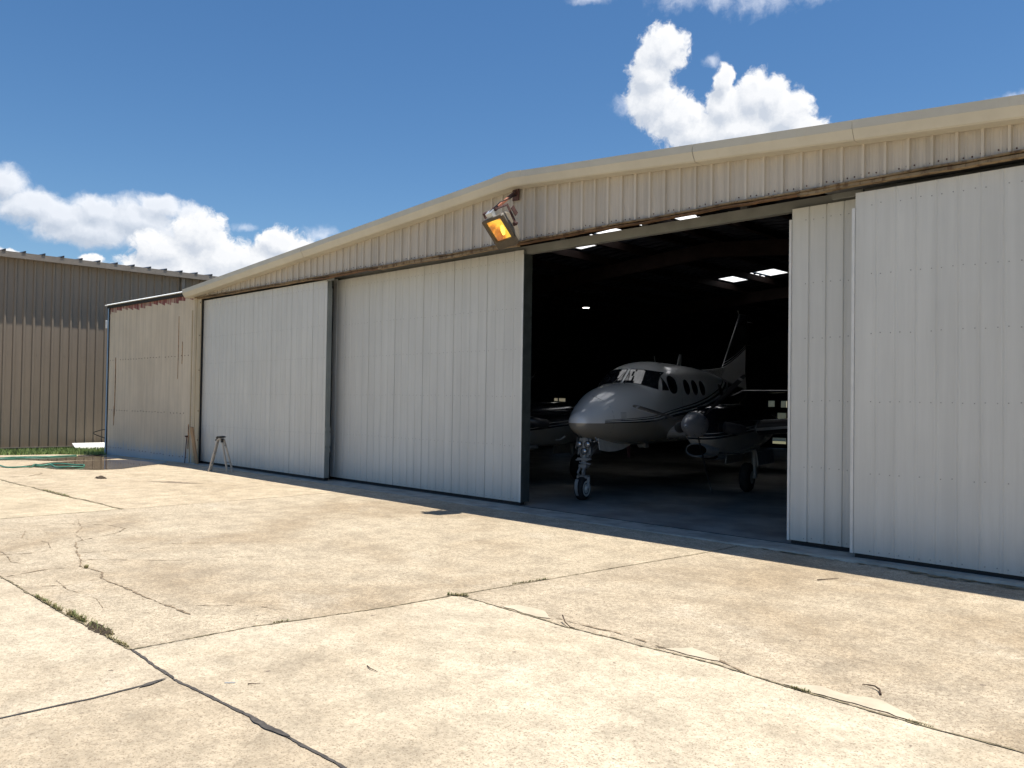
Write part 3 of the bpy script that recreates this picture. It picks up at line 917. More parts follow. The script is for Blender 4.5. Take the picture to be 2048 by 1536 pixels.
# things fixed to the shed
b = empty('electrical_box', (-27.5, 9.24, 3.9), 'small white electrical box high on the left edge of the tan shed', 'electrical box')
mb = MB(); mb.box(-27.58, -27.42, 9.36, 9.52, 3.86, 4.10); mb.box(-27.60, -27.581, 9.35, 9.53, 3.85, 4.11)
mb.build('casing', M['cap_white'], b)
mb = MB(); mb.tube([(-27.47, 9.44, 3.86), (-27.46, 9.44, 3.3), (-27.45, 9.46, 2.6)], .012); mb.build('conduit', M['galv'], b)
mb = MB()
mb.tube([(-27.40, 9.36, .66), (-27.5, 9.25, .63), (-27.58, 9.1, .57), (-27.6, 9.06, .54), (-27.57, 9.1, .50), (-27.5, 9.22, .44), (-27.41, 9.36, .38)], .012, 8)
tag(mb.build('cable_loop', M['black'], smooth=True), 'thin black cable loop sticking out from the left edge of the tan shed', 'cable')

# ---------------------------------------------------------------- neighbouring brown building
B = empty('metal_building', (-32, 14, 0), 'tall brown ribbed metal building shaded under its eave, behind the shed', 'building')
mb = MB()
y = 7.30; pts = []
while y < 26:
    pts += [(y - .055, 0), (y - .028, .05), (y + .028, .05), (y + .055, 0)]
    y += .295
yy0 = pts[0][0]
for (ya, oa), (yb, ob) in zip(pts[:-1], pts[1:]):
    mb.face([(-32 + oa, ya, -.10), (-32 + ob, yb, -.10), (-32 + ob, yb, 6.42), (-32 + oa, ya, 6.42)], 0)
for zr in (1.2, 3.1, 4.9):
    for k in range(62):
        mb.lathe((-32, 7.42 + k * .295, zr), (1, 0, 0), [(0, .010), (.008, .010), (.012, .005)], 6, 1)
mb.box(-52, -32.02, 7.25, 7.32, -.3, 6.5, 0)
mb.build('wall', [M['brown_wall'], M['brown_trim']], B)
mb = MB()
mb.box(-31.72, -31.60, 7.2, 26.2, 6.33, 6.50)
mb.box(-32.0, -31.721, 7.2, 26.2, 6.38, 6.40)
mb.build('gutter', M['brown_trim'], B)
mb = MB()
mb.loft([[(-31.62, yy, 6.505), (-52, yy, 7.6), (-52, yy, 7.63), (-31.62, yy, 6.535)] for yy in (7.15, 26.2)])
mb.build('roof', M['brown_trim'], B)
mb = MB()
for k in range(31):
    yc = 7.38 + k * .6
    mb.loft([[(-31.58, yc - .02, 6.536), (-31.58, yc + .10, 6.536), (-31.58, yc + .10, 6.60), (-31.58, yc + .07, 6.60)], [(-51, yc - .02, 7.575), (-51, yc + .10, 7.575), (-51, yc + .10, 7.64), (-51, yc + .07, 7.64)]])
mb.build('roof_seam', M['steel_dark'], B)
mb = MB(); mb.box(-31.93, -31.80, 13.55, 13.68, 0, 6.33); mb.build('downspout', M['brown_trim'], B)
mb = MB(); mb.box(-31.98, -31.93, 7.3, 26, -.13, -.095); mb.build('base_trim', M['brown_trim'], B)
mb = MB(); mb.box(-32.1, -32.0, 7.3, 26, -.32, -.10); mb.build('base_gap_black', M['trim_gap_black'], B)  # black strip painted in for the dark gap below the wall sheet

bd = MB()
bd.obox((-31.55, 11.6, -.11), Vector((.93, 0, -.37)).normalized(), (0, 1, 0), Vector((.37, 0, .93)).normalized(), .28, 1.85, .012)
tag(bd.build('white_board', M['white_board']), 'long white board lying on the grass against the brown wall', 'board')

# far hedge / wall seen through the rear openings
mb = MB()
for k in range(40):
    x = -40 + k * 1.0
    mb.box(x, x + .96, 38.0 + .05 * (k % 2), 38.1, -.1, 3.6)
F2 = tag(mb.build('boundary_wall', simple('sandy_wall', (.55, .47, .30), .9, var=.1)), 'sandy wall in daylight glimpsed through the gaps at the back of the hangar', 'wall')
slab([(-40, 31.2), (14, 31.2), (14, 60), (-40, 60)], (.5, .43, .32), .5)

# ---------------------------------------------------------------- floodlight
FC = Vector((-8.97, 8.68, 4.30))
u = Vector((.981, .111, .162)).normalized()
n_ = Vector((.192, -.714, -.674)).normalized()
v = n_.cross(u).normalized()            # towards the top of the face
if v.z < 0: v = -v
FL = empty('floodlight', FC, 'big lit bronze floodlight hanging on a rusty arm under the hangar ridge', 'floodlight')
def fp(a, b2, d):
    return FC + u * a + v * b2 - n_ * d
hw, hh = .19, .255
def rrect(w_, h_, d, r=.03, k=4, cx=0, cy=0):
    out = []
    for (sx_, sy_, a0) in ((1, 1, 0), (-1, 1, 90), (-1, -1, 180), (1, -1, 270)):
        for i in range(k + 1):
            a = R(a0 + 90 * i / k)
            out.append(fp(cx + sx_ * (w_ - r) + r * math.cos(a), cy + sy_ * (h_ - r) + r * math.sin(a), d))
    return out
mb = MB()
mb.loft([rrect(hw * .4, hh * .35, .345, .05), rrect(hw * .62, hh * .55, .32, .05), rrect(hw * .80, hh * .78, .24, .05), rrect(hw * .97, hh * .97, .10), rrect(hw, hh, .075), rrect(hw, hh, .02)], cap=False)
mb.face(rrect(hw * .4, hh * .35, .345, .05))
#, rrect(hw * .97, hh * .97, .10), rrect(hw * .80, hh * .78, .24, .05), rrect(hw * .62, hh * .55, .32, .05), rrect(hw * .4, hh * .35, .345, .05)])
mb.build('casing', M['lamp_body'], FL, smooth=True)
mb = MB()   # door frame around the glass: ring
o1, i1 = rrect(hw + .008, hh + .008, -.012), rrect(hw - .042, hh - .080, -.016, .015, cy=.045)
o2, i2 = rrect(hw + .008, hh + .008, .03), rrect(hw - .042, hh - .080, .03, .015, cy=.045)
nn = len(o1)
for j in range(nn):
    k = (j + 1) % nn
    mb.face([o1[j], o1[k], i1[k], i1[j]]); mb.face([o1[j], o2[j], o2[k], o1[k]]); mb.face([i1[j], i1[k], i2[k], i2[j]])
mb.build('door_frame', M['lamp_frame'], FL)
mb = MB()   # reflector bowl inside the casing, glowing
rings = [rrect(hw - .03, hh - .052, .018, .015, cy=.018), rrect(hw * .7, hh * .62, .09, .03, cy=.01), rrect(hw * .45, hh * .4, .15, .03)]
mb.loft(rings, cap=False)
mb.face(rings[-1])
def reflector():
    mt, t, b_ = new_mat('lit_reflector')
    p = t.vm('SUBTRACT', world_pos(t), tuple(FC))
    a = t.m('MULTIPLY', t.vm('DOT_PRODUCT', p, tuple(u)), 1 / hw)
    b2 = t.m('MULTIPLY', t.vm('DOT_PRODUCT', p, tuple(v)), 1 / hh)
    ang = t.m('ADD', t.m('MULTIPLY', a, .75), t.m('MULTIPLY', b2, .28))
    band = t.ss(t.m('ABSOLUTE', t.m('ADD', ang, -.02)), .50, .20)
    n = t.noise(t.comb(a, b2), 3.0, 3, .6)
    hot = t.m('ADD', t.m('MULTIPLY', band, .8), t.m('MULTIPLY', t.ss(n, .45, .7), .5))
    c1 = t.mix(t.ss(hot, .0, .55), (.30, .075, .012), (.85, .33, .03))
    c2 = t.mix(t.ss(hot, .45, .95), c1, (1.0, .72, .06))
    t.put(b_.inputs['Emission Color'], c2)
    b_.inputs['Emission Strength'].default_value = .72
    b_.inputs['Base Color'].default_value = (.35, .18, .06, 1)
    return mt
mb.build('reflector', reflector(), FL, smooth=True)
mb = MB(); mb.lathe(fp(.02, .0, .06), u * .4 + v, [(-.09, .005), (-.075, .022), (0, .036), (.075, .022), (.09, .005)], 14)
mb.build('bulb', emis('sodium_bulb', (1.0, .80, .12), 1.15), FL, smooth=True)
def clearglass():
    mt, t, b_ = new_mat('lamp_front_glass')
    tr = t.n('ShaderNodeBsdfTransparent'); gl = t.n('ShaderNodeBsdfGlossy'); gl.inputs['Roughness'].default_value = .05
    n = t.noise(world_pos(t), 8, 3)
    mx = t.n('ShaderNodeMixShader'); t.put(mx.inputs[0], t.ss(n, .3, .7, .04, .10))
    t.put(mx.inputs[1], tr.outputs[0]); t.put(mx.inputs[2], gl.outputs[0])
    out = [q for q in mt.node_tree.nodes if q.type == 'OUTPUT_MATERIAL'][0]
    t.put(out.inputs[0], mx.outputs[0])
    return mt
mb = MB(); mb.face(rrect(hw - .028, hh - .05, -.004, .015, cy=.018)); mb.build('glass', clearglass(), FL)
mb = MB()   # yoke
ya_, yb_ = .235, .16
for sx_ in (-1, 1):
    mb.bar(fp(sx_ * ya_, -.02, .13), fp(sx_ * ya_, .30, .20), .05, .010, up=u)
mb.bar(fp(-ya_ - .005, .303, .20), fp(ya_ + .005, .303, .20), .012, .055, up=n_)
for sx_ in (-1, 1):
    mb.lathe(fp(sx_ * (ya_ + .012), .0, .135), u * sx_, [(-.05, .03), (0, .03), (.012, .018), (.02, .018)], 10)
mb.build('yoke', M['rust_dark'], FL)
mb = MB(); jc = fp(-.03, .275, .08); mb.obox(jc, u, v, n_, .052, .05, .05); mb.obox(jc + v * .056, u, v, n_, .056, .006, .054)
mb.build('junction_box', M['galv'], FL)
mb = MB(); mb.obox(fp(.262, .16, .24), u, v, n_, .006, .07, .045)
mb.build('side_plate', M['rust_dark'], FL)
top = fp(0, .31, .20)
mb = MB()
wallp = Vector((-9.27, 9.31, 5.09))
mid = top.lerp(wallp, .62)
mb.bar(top, mid, .035, .035, mi=0); mb.bar(mid, wallp, .045, .045, mi=1)
mb.box(-9.33, -9.20, 9.285, 9.315, 4.95, 5.14, 1)
mb.obox(top, u, v, n_, .045, .022, .045, 1)
mb.build('arm', [M['rust_red'], M['rust_dark']], FL)
mb = MB(); mb.tube([wallp + Vector((.03, 0, -.05)), top + Vector((.06, .05, .1)), jc + v * .06], .008, 6); mb.build('cable', M['black'], FL)

# ---------------------------------------------------------------- high bay lamp inside
HB = empty('high_bay_lamp', (-15.6, 18.6, 4.35), 'small round lit lamp hanging in the dark of the hangar', 'lamp')
HBc = Vector((-15.56, 18.6, 4.52))
mb = MB(); mb.lathe(HBc + Vector((0, 0, -.02)), (0, 0, 1), [(0, .10), (.012, .10)], 20); mb.build('bulb', M['hot'], HB)
mb = MB()
mb.lathe(HBc, (0, 0, 1), [(-.01, .13), (.02, .125), (.12, .07), (.16, .05), (.24, .05), (.26, .02), (.44, .012)], 20)
mb.build('shade', M['steel_dark'], HB, smooth=True)

# ---------------------------------------------------------------- small things outside
# step stool / trestle
LD = empty('step_stool', (-18.3, 8.75, 0), 'small dull aluminium A-frame step stool with a black cloth on top', 'step stool')
LD.scale = (.82, .85, .95)
# two pairs of legs meeting under the top plate
legs = [((-18.47, 8.55, 0), (-18.30, 8.71, .80)), ((-18.72, 8.72, 0), (-18.42, 8.80, .80)), ((-17.98, 8.86, 0), (-18.22, 8.80, .80)), ((-18.08, 9.06, 0), (-18.32, 8.90, .80))]
for f, t_ in legs:
    mb = MB()
    a = Vector(f); b2 = Vector(t_)
    mb.bar(a + (b2 - a) * .06, b2, .045, .03)
    mb.bar(a, a + (b2 - a) * .10, .055, .04)
    mb.build('leg', M['alu'], LD)
for (i, j, ts) in ((0, 1, (.25, .55, .85)), (2, 3, (.3, .8))):
    for tt in ts:
        mb = MB()
        a = Vector(legs[i][0]).lerp(Vector(legs[i][1]), tt); b2 = Vector(legs[j][0]).lerp(Vector(legs[j][1]), tt)
        mb.bar(a, b2, .035, .022)
        mb.build('rung', M['alu'], LD)
mb = MB(); mb.obox((-18.31, 8.81, .80), Vector((.9, -.4, 0)).normalized(), Vector((.4, .9, 0)).normalized(), (0, 0, 1), .085, .08, .025)
mb.build('top_plate', M['alu'], LD)
mb = MB(); mb.box(-18.22, -18.17, 8.76, 8.82, .72, .81); mb.build('hinge_block', M['black'], LD)
mb = MB()
cl = []
for i in range(7):
    tt = i / 6
    z = .845 + .02 * math.sin(tt * 3.0) - .16 * max(0, .45 - tt) ** 1.0
    cl.append([(-18.48 + .26 * tt, 8.72 + .03 * math.sin(i * 2.1), z), (-18.45 + .26 * tt, 8.88 + .02 * math.cos(i), z + .012), (-18.45 + .26 * tt, 8.88, z - .012), (-18.48 + .26 * tt, 8.72, z - .02)])
mb.loft(cl)
mb.build('cloth', M['black'], LD)

mb = MB()
mb.obox((-20.62, 9.20, .48), Vector((1, -.05, -.05)).normalized(), Vector((0, 1, .22)).normalized(), Vector((.10, -.2, 1)).normalized(), .085, .018, .49)
tag(mb.build('plank', M['wood']), 'weathered wooden plank leaning beside the left end of the sliding doors', 'plank')
mb = MB()
mb.tube([(-21.44, 9.32, -.03), (-21.44, 9.36, .66)], .012, 8)
mb.obox((-21.44, 9.355, .68), (1, 0, 0), (0, 1, 0), (0, 0, 1), .035, .03, .02)
tag(mb.build('metal_rod', M['rust_dark']), 'thin rusty metal rod with a flat head leaning on the tan shed wall', 'rod')

def hose(name, pts, r, label, cat, mat, z=.02, group=None, lift=None):
    P = [Vector((x, y, gz(x) + z)) for x, y in pts]
    # smooth spline
    out = []
    for i in range(len(P) - 1):
        p0, p1, p2, p3 = P[max(i - 1, 0)], P[i], P[i + 1], P[min(i + 2, len(P) - 1)]
        for k in range(8):
            t_ = k / 8
            q = .5 * ((2 * p1) + (p2 - p0) * t_ + (2 * p0 - 5 * p1 + 4 * p2 - p3) * t_ ** 2 + (3 * p1 - p0 - 3 * p2 + p3) * t_ ** 3)
            out.append(q)
    out.append(P[-1])
    if lift:
        for i, q in enumerate(out): q.z += lift * .5 * (1 + math.sin(i * .35))
    mb = MB(); mb.tube(out, r, 8)
    return tag(mb.build(name, mat, smooth=True, auto=60), label, cat, group)
hose('garden_hose', [(-25.5, 4.6), (-24.2, 5.2), (-23.5, 5.43), (-23.01, 5.45), (-22.45, 5.49), (-22.1, 5.76), (-22.32, 5.96), (-22.83, 6.15), (-22.67, 6.25), (-23.0, 6.57), (-22.44, 6.84), (-22.17, 7.02), (-21.77, 6.96), (-21.40, 6.80), (-21.37, 6.52), (-21.64, 6.32), (-22.40, 6.42), (-22.50, 6.26), (-22.35, 6.05)],
     .020, 'green garden hose coiled at the front of the puddle', 'hose', M['hose'], lift=.02)
hose('garden_hose', [(-27.6, 5.0), (-26.77, 6.05), (-26.89, 6.36), (-27.2, 6.8), (-27.03, 7.21), (-26.87, 7.67), (-26.96, 8.39), (-26.6, 7.5), (-26.55, 6.9), (-26.4, 6.2), (-27.0, 5.2)], .020, 'green garden hose stretched along the grass edge behind the puddle', 'hose', M['hose'])
hose('cable', [(-26.77, 8.38), (-26.7, 8.66), (-26.85, 9.05), (-27.3, 9.3)], .016, 'short black cable on the wet concrete by the shed corner', 'cable', M['black'])

def lump(name, c, rx, ry, h, n, seed, mat, label, cat, weeds=0):
    rg = random.Random(seed); mb = MB()
    for i in range(n):
        a = rg.uniform(0, 6.28); d = rg.random() ** .6
        x = c[0] + math.cos(a) * d * rx; y = c[1] + math.sin(a) * d * ry
        r = rg.uniform(.25, .6) * h * (1.2 - d * .6)
        base = gz(x) + .004
        rings = []
        for k in range(4):
            q = k / 3
            rings.append([(x + math.cos(b_ * 1.047 + i) * r * (1 - q * .8) * rg.uniform(.8, 1.3) * 1.6, y + math.sin(b_ * 1.047 + i) * r * (1 - q * .8) * rg.uniform(.8, 1.3) * 1.6, base + r * q * rg.uniform(.9, 1.1)) for b_ in range(6)])
        mb.loft(rings)
    for i in range(weeds):
        a = rg.uniform(0, 6.28); d = rg.random() ** .5
        x = c[0] + math.cos(a) * d * rx; y = c[1] + math.sin(a) * d * ry
        blade(mb, rg, x, y, .05, 1)
    return tag(mb.build(name, [mat, M['weed']]), label, cat)
def blade(mb, rg, x, y, h, mi=0):
    a = rg.uniform(0, 6.28); wd = rg.uniform(.0015, .004); hh = h * rg.uniform(.5, 1.3)
    lx, ly = math.cos(a + 1.3) * hh * rg.uniform(.3, 1.2), math.sin(a + 1.3) * hh * rg.uniform(.3, 1.2)
    z = gz(x)
    dx, dy = math.cos(a) * wd, math.sin(a) * wd
    m1 = (x + lx * .5, y + ly * .5, z + hh * .8)
    mb.face([(x - dx, y - dy, z), (x + dx, y + dy, z), (m1[0] + dx, m1[1] + dy, m1[2]), (m1[0] - dx, m1[1] - dy, m1[2])], mi)
    mb.face([(m1[0] - dx, m1[1] - dy, m1[2]), (m1[0] + dx, m1[1] + dy, m1[2]), (x + lx, y + ly, z + hh * .9)], mi)
def tuft(x0, y0, x1, y1, n, h, seed, label, sp=.03):
    rg = random.Random(seed); mb = MB()
    K = 24; up, dn = [], []
    for i in range(K + 1):
        q = i / K; e = sp * (.9 * math.sin(math.pi * q) ** .5 + .15)
        x = x0 + (x1 - x0) * q; y = y0 + (y1 - y0) * q; z = gz(x) + .0135
        up.append((x, y + e * rg.uniform(.4, 1.2), z)); dn.append((x + .002, y - e * rg.uniform(.4, 1.2), z))
    for i in range(K):
        mb.face([up[i], up[i + 1], dn[i + 1], dn[i]], 1)
    for i in range(int(n * 1.6)):
        t_ = rg.random()
        blade(mb, rg, x0 + (x1 - x0) * t_, y0 + (y1 - y0) * t_ + max(-1, min(1, rg.gauss(0, .5))) * sp * .8, h * .8)
    tag(mb.build('weed_tuft', [M['weed'], M['joint']]), label, 'weed', 'weeds in the concrete joints')
lump('mud_clump', (-6.50, 2.215), .24, .045, .045, 70, 21, M['soil'], 'dark clump of mud and dead grass in the concrete joint at lower left', 'mud clump', weeds=60)
lump('mud_clump', (-18.2, 6.15), .14, .06, .10, 26, 22, M['soil'], 'small brown clump of leaves alone on the concrete left of the step stool', 'mud clump')
tuft(-7.12, 2.19, -6.78, 2.2, 150, .055, 31, 'green weeds beside the dark mud clump at lower left', .022)
tuft(-6.25, 2.19, -5.9, 2.2, 70, .035, 32, 'sparse low weeds in the joint below the dark mud clump', .015)
tuft(-7.9, 2.17, -7.5, 2.17, 80, .04, 36, 'thin dry weeds in the joint at the left edge of the picture', .02)
tuft(-7.45, 2.17, -7.25, 2.17, 50, .05, 37, 'small green weed sprig in the joint above the mud clump', .015)
tuft(-8.93, 2.9, -8.87, 2.88, 60, .04, 33, 'small weed tuft in the winding crack at left', .018)
tuft(-5.815, 3.25, -5.79, 3.36, 30, .025, 34, 'small weed tuft in the middle joint left of the slab corner', .012)
tuft(-5.62, 4.85, -5.45, 4.95, 60, .04, 35, 'weeds where three slabs meet in front of the opening', .015)
tuft(-5.55, 5.6, -5.47, 6.0, 70, .03, 38, 'dry weeds in the joint leading to the hangar opening', .012)
tuft(-2.38, 4.86, -2.26, 4.86, 50, .028, 39, 'bright green weeds in the joint at lower right', .009)
tuft(-1.70, 4.84, -1.56, 4.84, 30, .02, 40, 'low mossy weeds in the joint near the right edge', .01)
tuft(-16.5, 4.6, -15.2, 4.63, 120, .05, 41, 'weeds along the far left joint below the puddle', .025)

def twig(pts, r, label):
    mb = MB(); n = len(pts)
    mb.tube([(x, y, .008 + z) for x, y, z in pts], [r * (1 - .6 * i / (n - 1)) for i in range(n)], 6)
    tag(mb.build('twig', M['twig'], smooth=True), label, 'twig', 'twigs on the concrete')
twig([(-1.95, 5.14, .004), (-1.98, 5.20, .012), (-2.02, 5.23, .015), (-2.06, 5.24, .01), (-2.10, 5.24, .004)], .007, 'curved dark twig on the slab at lower right')
twig([(-3.66, 8.01, .004), (-3.60, 8.12, .006), (-3.55, 8.25, .004)], .006, 'straight stick at the edge of the shade by the right door')
twig([(-4.34, 4.95, .05), (-4.27, 4.90, .02), (-4.18, 4.86, .005), (-4.14, 4.87, .004)], .006, 'dark twig poking from the joint in the middle foreground')
twig([(-4.67, 2.45, .003), (-4.65, 2.47, .005), (-4.63, 2.51, .003)], .004, 'tiny twig on the bright foreground slab')
twig([(-4.47, 3.18, .003), (-4.41, 3.16, .005), (-4.33, 3.16, .003)], .004, 'thin twig in the middle of the foreground slab')
mb = MB(); mb.obox((-4.77, 2.385, .008), Vector((.4, .5, 0)).normalized(), Vector((-.5, .4, 0)).normalized(), (0, 0, 1), .032, .004, .003)
tag(mb.build('litter_scrap', M['galv']), 'small pale scrap of litter on the bright foreground slab', 'litter')
# ---------------------------------------------------------------- twin propeller aeroplane
A = empty('airplane', (-9.321, 10.664, 0.012), 'white twin propeller aeroplane with black stripes parked inside the open hangar, nose outward', 'airplane')
A.rotation_euler = (0, 0, R(102))
# local axes: x runs aft from the nose tip, y to starboard, z up
STA0 = [
 # x     top   bot   halfw  zmid  n
 (0.00, 1.365, 1.345, .010, 1.355, 2.0), (0.03, 1.455, 1.265, .100, 1.36, 2.0), (0.10, 1.530, 1.205, .185, 1.365, 2.0), (0.26, 1.590, 1.140, .265, 1.375, 2.05),
 (0.57, 1.735, 1.055, .385, 1.40, 2.1), (0.95, 1.890, 1.000, .500, 1.43, 2.2), (1.24, 1.985, 0.970, .575, 1.46, 2.25), (1.70, 2.070, 0.935, .655, 1.51, 2.35),
 (2.14, 2.115, 0.915, .715, 1.55, 2.45), (2.28, 2.200, 0.910, .722, 1.57, 2.5), (2.56, 2.420, 0.905, .735, 1.60, 2.6), (2.80, 2.515, 0.900, .742, 1.62, 2.6),
 (3.20, 2.575, 0.900, .745, 1.63, 2.55), (4.00, 2.585, 0.900, .745, 1.63, 2.5), (5.10, 2.570, 0.905, .740, 1.63, 2.45), (6.00, 2.530, 0.935, .715, 1.65, 2.35),
 (6.60, 2.490, 1.000, .665, 1.70, 2.25), (7.40, 2.410, 1.180, .550, 1.78, 2.15), (8.20, 2.320, 1.440, .405, 1.88, 2.1), (9.00, 2.240, 1.710, .250, 1.98, 2.0),
 (9.70, 2.160, 1.930, .120, 2.05, 2.0), (10.05, 2.100, 2.030, .030, 2.065, 2.0)]
STA = np.array([((.33 + r[0] * (2.14 - .33) / 2.14) if r[0] < 2.14 else r[0], *r[1:]) for r in STA0])
def slopes(x, y):
    h = np.diff(x); d = np.diff(y) / h
    m_ = np.zeros_like(y); m_[0] = d[0]; m_[-1] = d[-1]
    for i in range(1, len(x) - 1):
        m_[i] = 0 if d[i - 1] * d[i] <= 0 else 2 * d[i - 1] * d[i] / (d[i - 1] + d[i])
    return m_
SL = [slopes(STA[:, 0], STA[:, k]) for k in range(6)]
def sta(x):
    X = STA[:, 0]
    x = min(max(x, X[0]), X[-1])
    i = min(int(np.searchsorted(X, x, side='right')) - 1, len(X) - 2)
    h = X[i + 1] - X[i]; t_ = (x - X[i]) / h
    out = []
    for k in range(1, 6):
        a, b_, ma, mb_ = STA[i, k], STA[i + 1, k], SL[k][i], SL[k][i + 1]
        out.append(a * (2 * t_**3 - 3 * t_**2 + 1) + ma * h * (t_**3 - 2 * t_**2 + t_) + b_ * (-2 * t_**3 + 3 * t_**2) + mb_ * h * (t_**3 - t_**2))
    return out
def side_y(x, z, off=.006):
    t_, b_, hw_, zm, n = sta(x)
    h = (t_ - zm) if z > zm else (zm - b_)
    q = min(abs(z - zm) / h, 1)
    return hw_ * (1 - q**n) ** (1 / n) + off
def inside(x, y, z):
    t_, b_, hw_, zm, n = sta(x)
    h = (t_ - zm) if z > zm else (zm - b_)
    return (abs(y) / hw_)**n + (abs(z - zm) / max(h, 1e-4))**n <= 1
def front_x(y, z, lo=1.2, hi=3.6):
    for _ in range(40):
        m_ = (lo + hi) / 2
        if inside(m_, y, z): hi = m_
        else: lo = m_
    return hi

def livery(name, pts, lower, fin=False):
    """White paint with black swoosh stripes following a height curve along the fuselage."""
    mt, t, b_ = new_mat(name)
    o = t.n('ShaderNodeTexCoord').outputs['Object']
    x, y, z = t.sep(o)
    fc = t.n('ShaderNodeFloatCurve')
    cv = fc.mapping.curves[0]
    cv.points[0].location = (pts[0][0] / 11, pts[0][1] / 4); cv.points[1].location = (pts[-1][0] / 11, pts[-1][1] / 4)
    for p in pts[1:-1]:
        cv.points.new(p[0] / 11, p[1] / 4)
    fc.mapping.update()
    t.put(fc.inputs['Value'], t.m('DIVIDE', x, 11))
    zb = t.m('MULTIPLY', fc.outputs[0], 4)
    sc = t.m('ADD', .18, t.m('MULTIPLY', x, .27))
    d = t.m('DIVIDE', t.m('SUBTRACT', z, zb), sc)
    def band(a, c2):
        return t.m('MULTIPLY', t.m('GREATER_THAN', d, a), t.m('LESS_THAN', d, c2))
    n = t.noise(o, 3, 4)
    white = t.mix(n, (.66, .67, .68), (.71, .715, .715))
    low = t.mix(n, tuple(q * .9 for q in lower), lower)
    aft = t.ss(x, 4.3, 5.6) if not fin else 1.0
    c = white
    c = t.mix(t.m('LESS_THAN', d, 0), c, t.mix(aft, low, (.012, .012, .015)))
    on = t.m('GREATER_THAN', x, .75)
    for a, c2 in ((0, .042), (.072, .102), (.130, .148)):
        c = t.mix(t.m('MULTIPLY', band(a, c2), on), c, (.012, .012, .015))
    t.put(b_.inputs['Base Color'], c)
    b_.inputs['Roughness'].default_value = .24
    b_.inputs['Coat Weight'].default_value = .6
    b_.inputs['Coat Roughness'].default_value = .06
    return mt
LIV = livery('fuselage_paint', [(0, 1.365), (1.0, 1.365), (2.1, 1.385), (2.9, 1.46), (4.5, 1.60), (5.5, 1.76), (6.5, 1.98), (7.3, 2.17), (8.5, 2.4), (11, 3.0)], (.27, .245, .205))
def finpaint():
    mt, t, b_ = new_mat('fin_paint')
    o = t.n('ShaderNodeTexCoord').outputs['Object']
    x, y, z = t.sep(o)
    d = t.m('SUBTRACT', z, t.m('ADD', 2.66, t.m('MULTIPLY', t.m('SUBTRACT', x, 8.0), .30)))
    c = t.mix(t.m('GREATER_THAN', d, 0), t.mix(t.noise(o, 3, 3), (.60, .60, .60), (.66, .66, .65)), (.012, .012, .016))
    for a, b2 in ((.03, .05), (.09, .105)):
        c = t.mix(t.m('MULTIPLY', t.m('GREATER_THAN', d, a), t.m('LESS_THAN', d, b2)), c, (.5, .5, .5))
    t.put(b_.inputs['Base Color'], c)
    b_.inputs['Roughness'].default_value = .25; b_.inputs['Coat Weight'].default_value = .4
    return mt
FINM = finpaint()
def cowlpaint():
    mt, t, b_ = new_mat('cowl_paint')
    o = t.n('ShaderNodeTexCoord').outputs['Object']
    x, y, z = t.sep(o)
    zb = t.m('ADD', 1.13, t.m('MULTIPLY', t.m('SUBTRACT', x, 1.1), .055))
    d = t.m('SUBTRACT', z, zb)
    n = t.noise(o, 3, 3)
    c = t.mix(t.m('GREATER_THAN', d, 0), t.mix(n, (.27, .26, .24), (.31, .30, .28)), (.010, .010, .013))
    for a, b2 in ((.035, .05), (.10, .112)):
        c = t.mix(t.m('MULTIPLY', t.m('GREATER_THAN', d, a), t.m('LESS_THAN', d, b2)), c, (.45, .45, .46))
    t.put(b_.inputs['Base Color'], c)
    b_.inputs['Roughness'].default_value = .13; b_.inputs['Coat Weight'].default_value = .7; b_.inputs['Coat Roughness'].default_value = .05
    return mt
COWL = cowlpaint()
WHITE_P = simple('wing_white_paint', (.40, .40, .40), .3, var=.05, coat=.3)
def part(mb, name, mat, parent=A, smooth=True, auto=40):
    mb.v = [(x, -y, z) for x, y, z in mb.v]     # built with y to port
    return mb.build(name, mat, parent, smooth=smooth, local=True, auto=auto)
# fuselage
mb = MB(); rings = []
xs_ = [.33, .34, .355, .38, .415, .475, .55] + list(np.arange(.62, 2.1, .08)) + list(np.arange(2.1, 3.0, .05)) + list(np.arange(3.0, 10.05, .2)) + [10.05]
for x in xs_:
    t_, b_, hw_, zm, n = sta(x)
    ring = []
    for k in range(72):
        a = 2 * math.pi * k / 72
        ca, sa = math.cos(a), math.sin(a)
        h = (t_ - zm) if sa > 0 else (zm - b_)
        ring.append((x, hw_ * math.copysign(abs(ca) ** (2 / n), ca), zm + h * math.copysign(abs(sa) ** (2 / n), sa)))
    rings.append(ring)
mb.loft(rings)
FUS = part(mb, 'fuselage', LIV, auto=60)
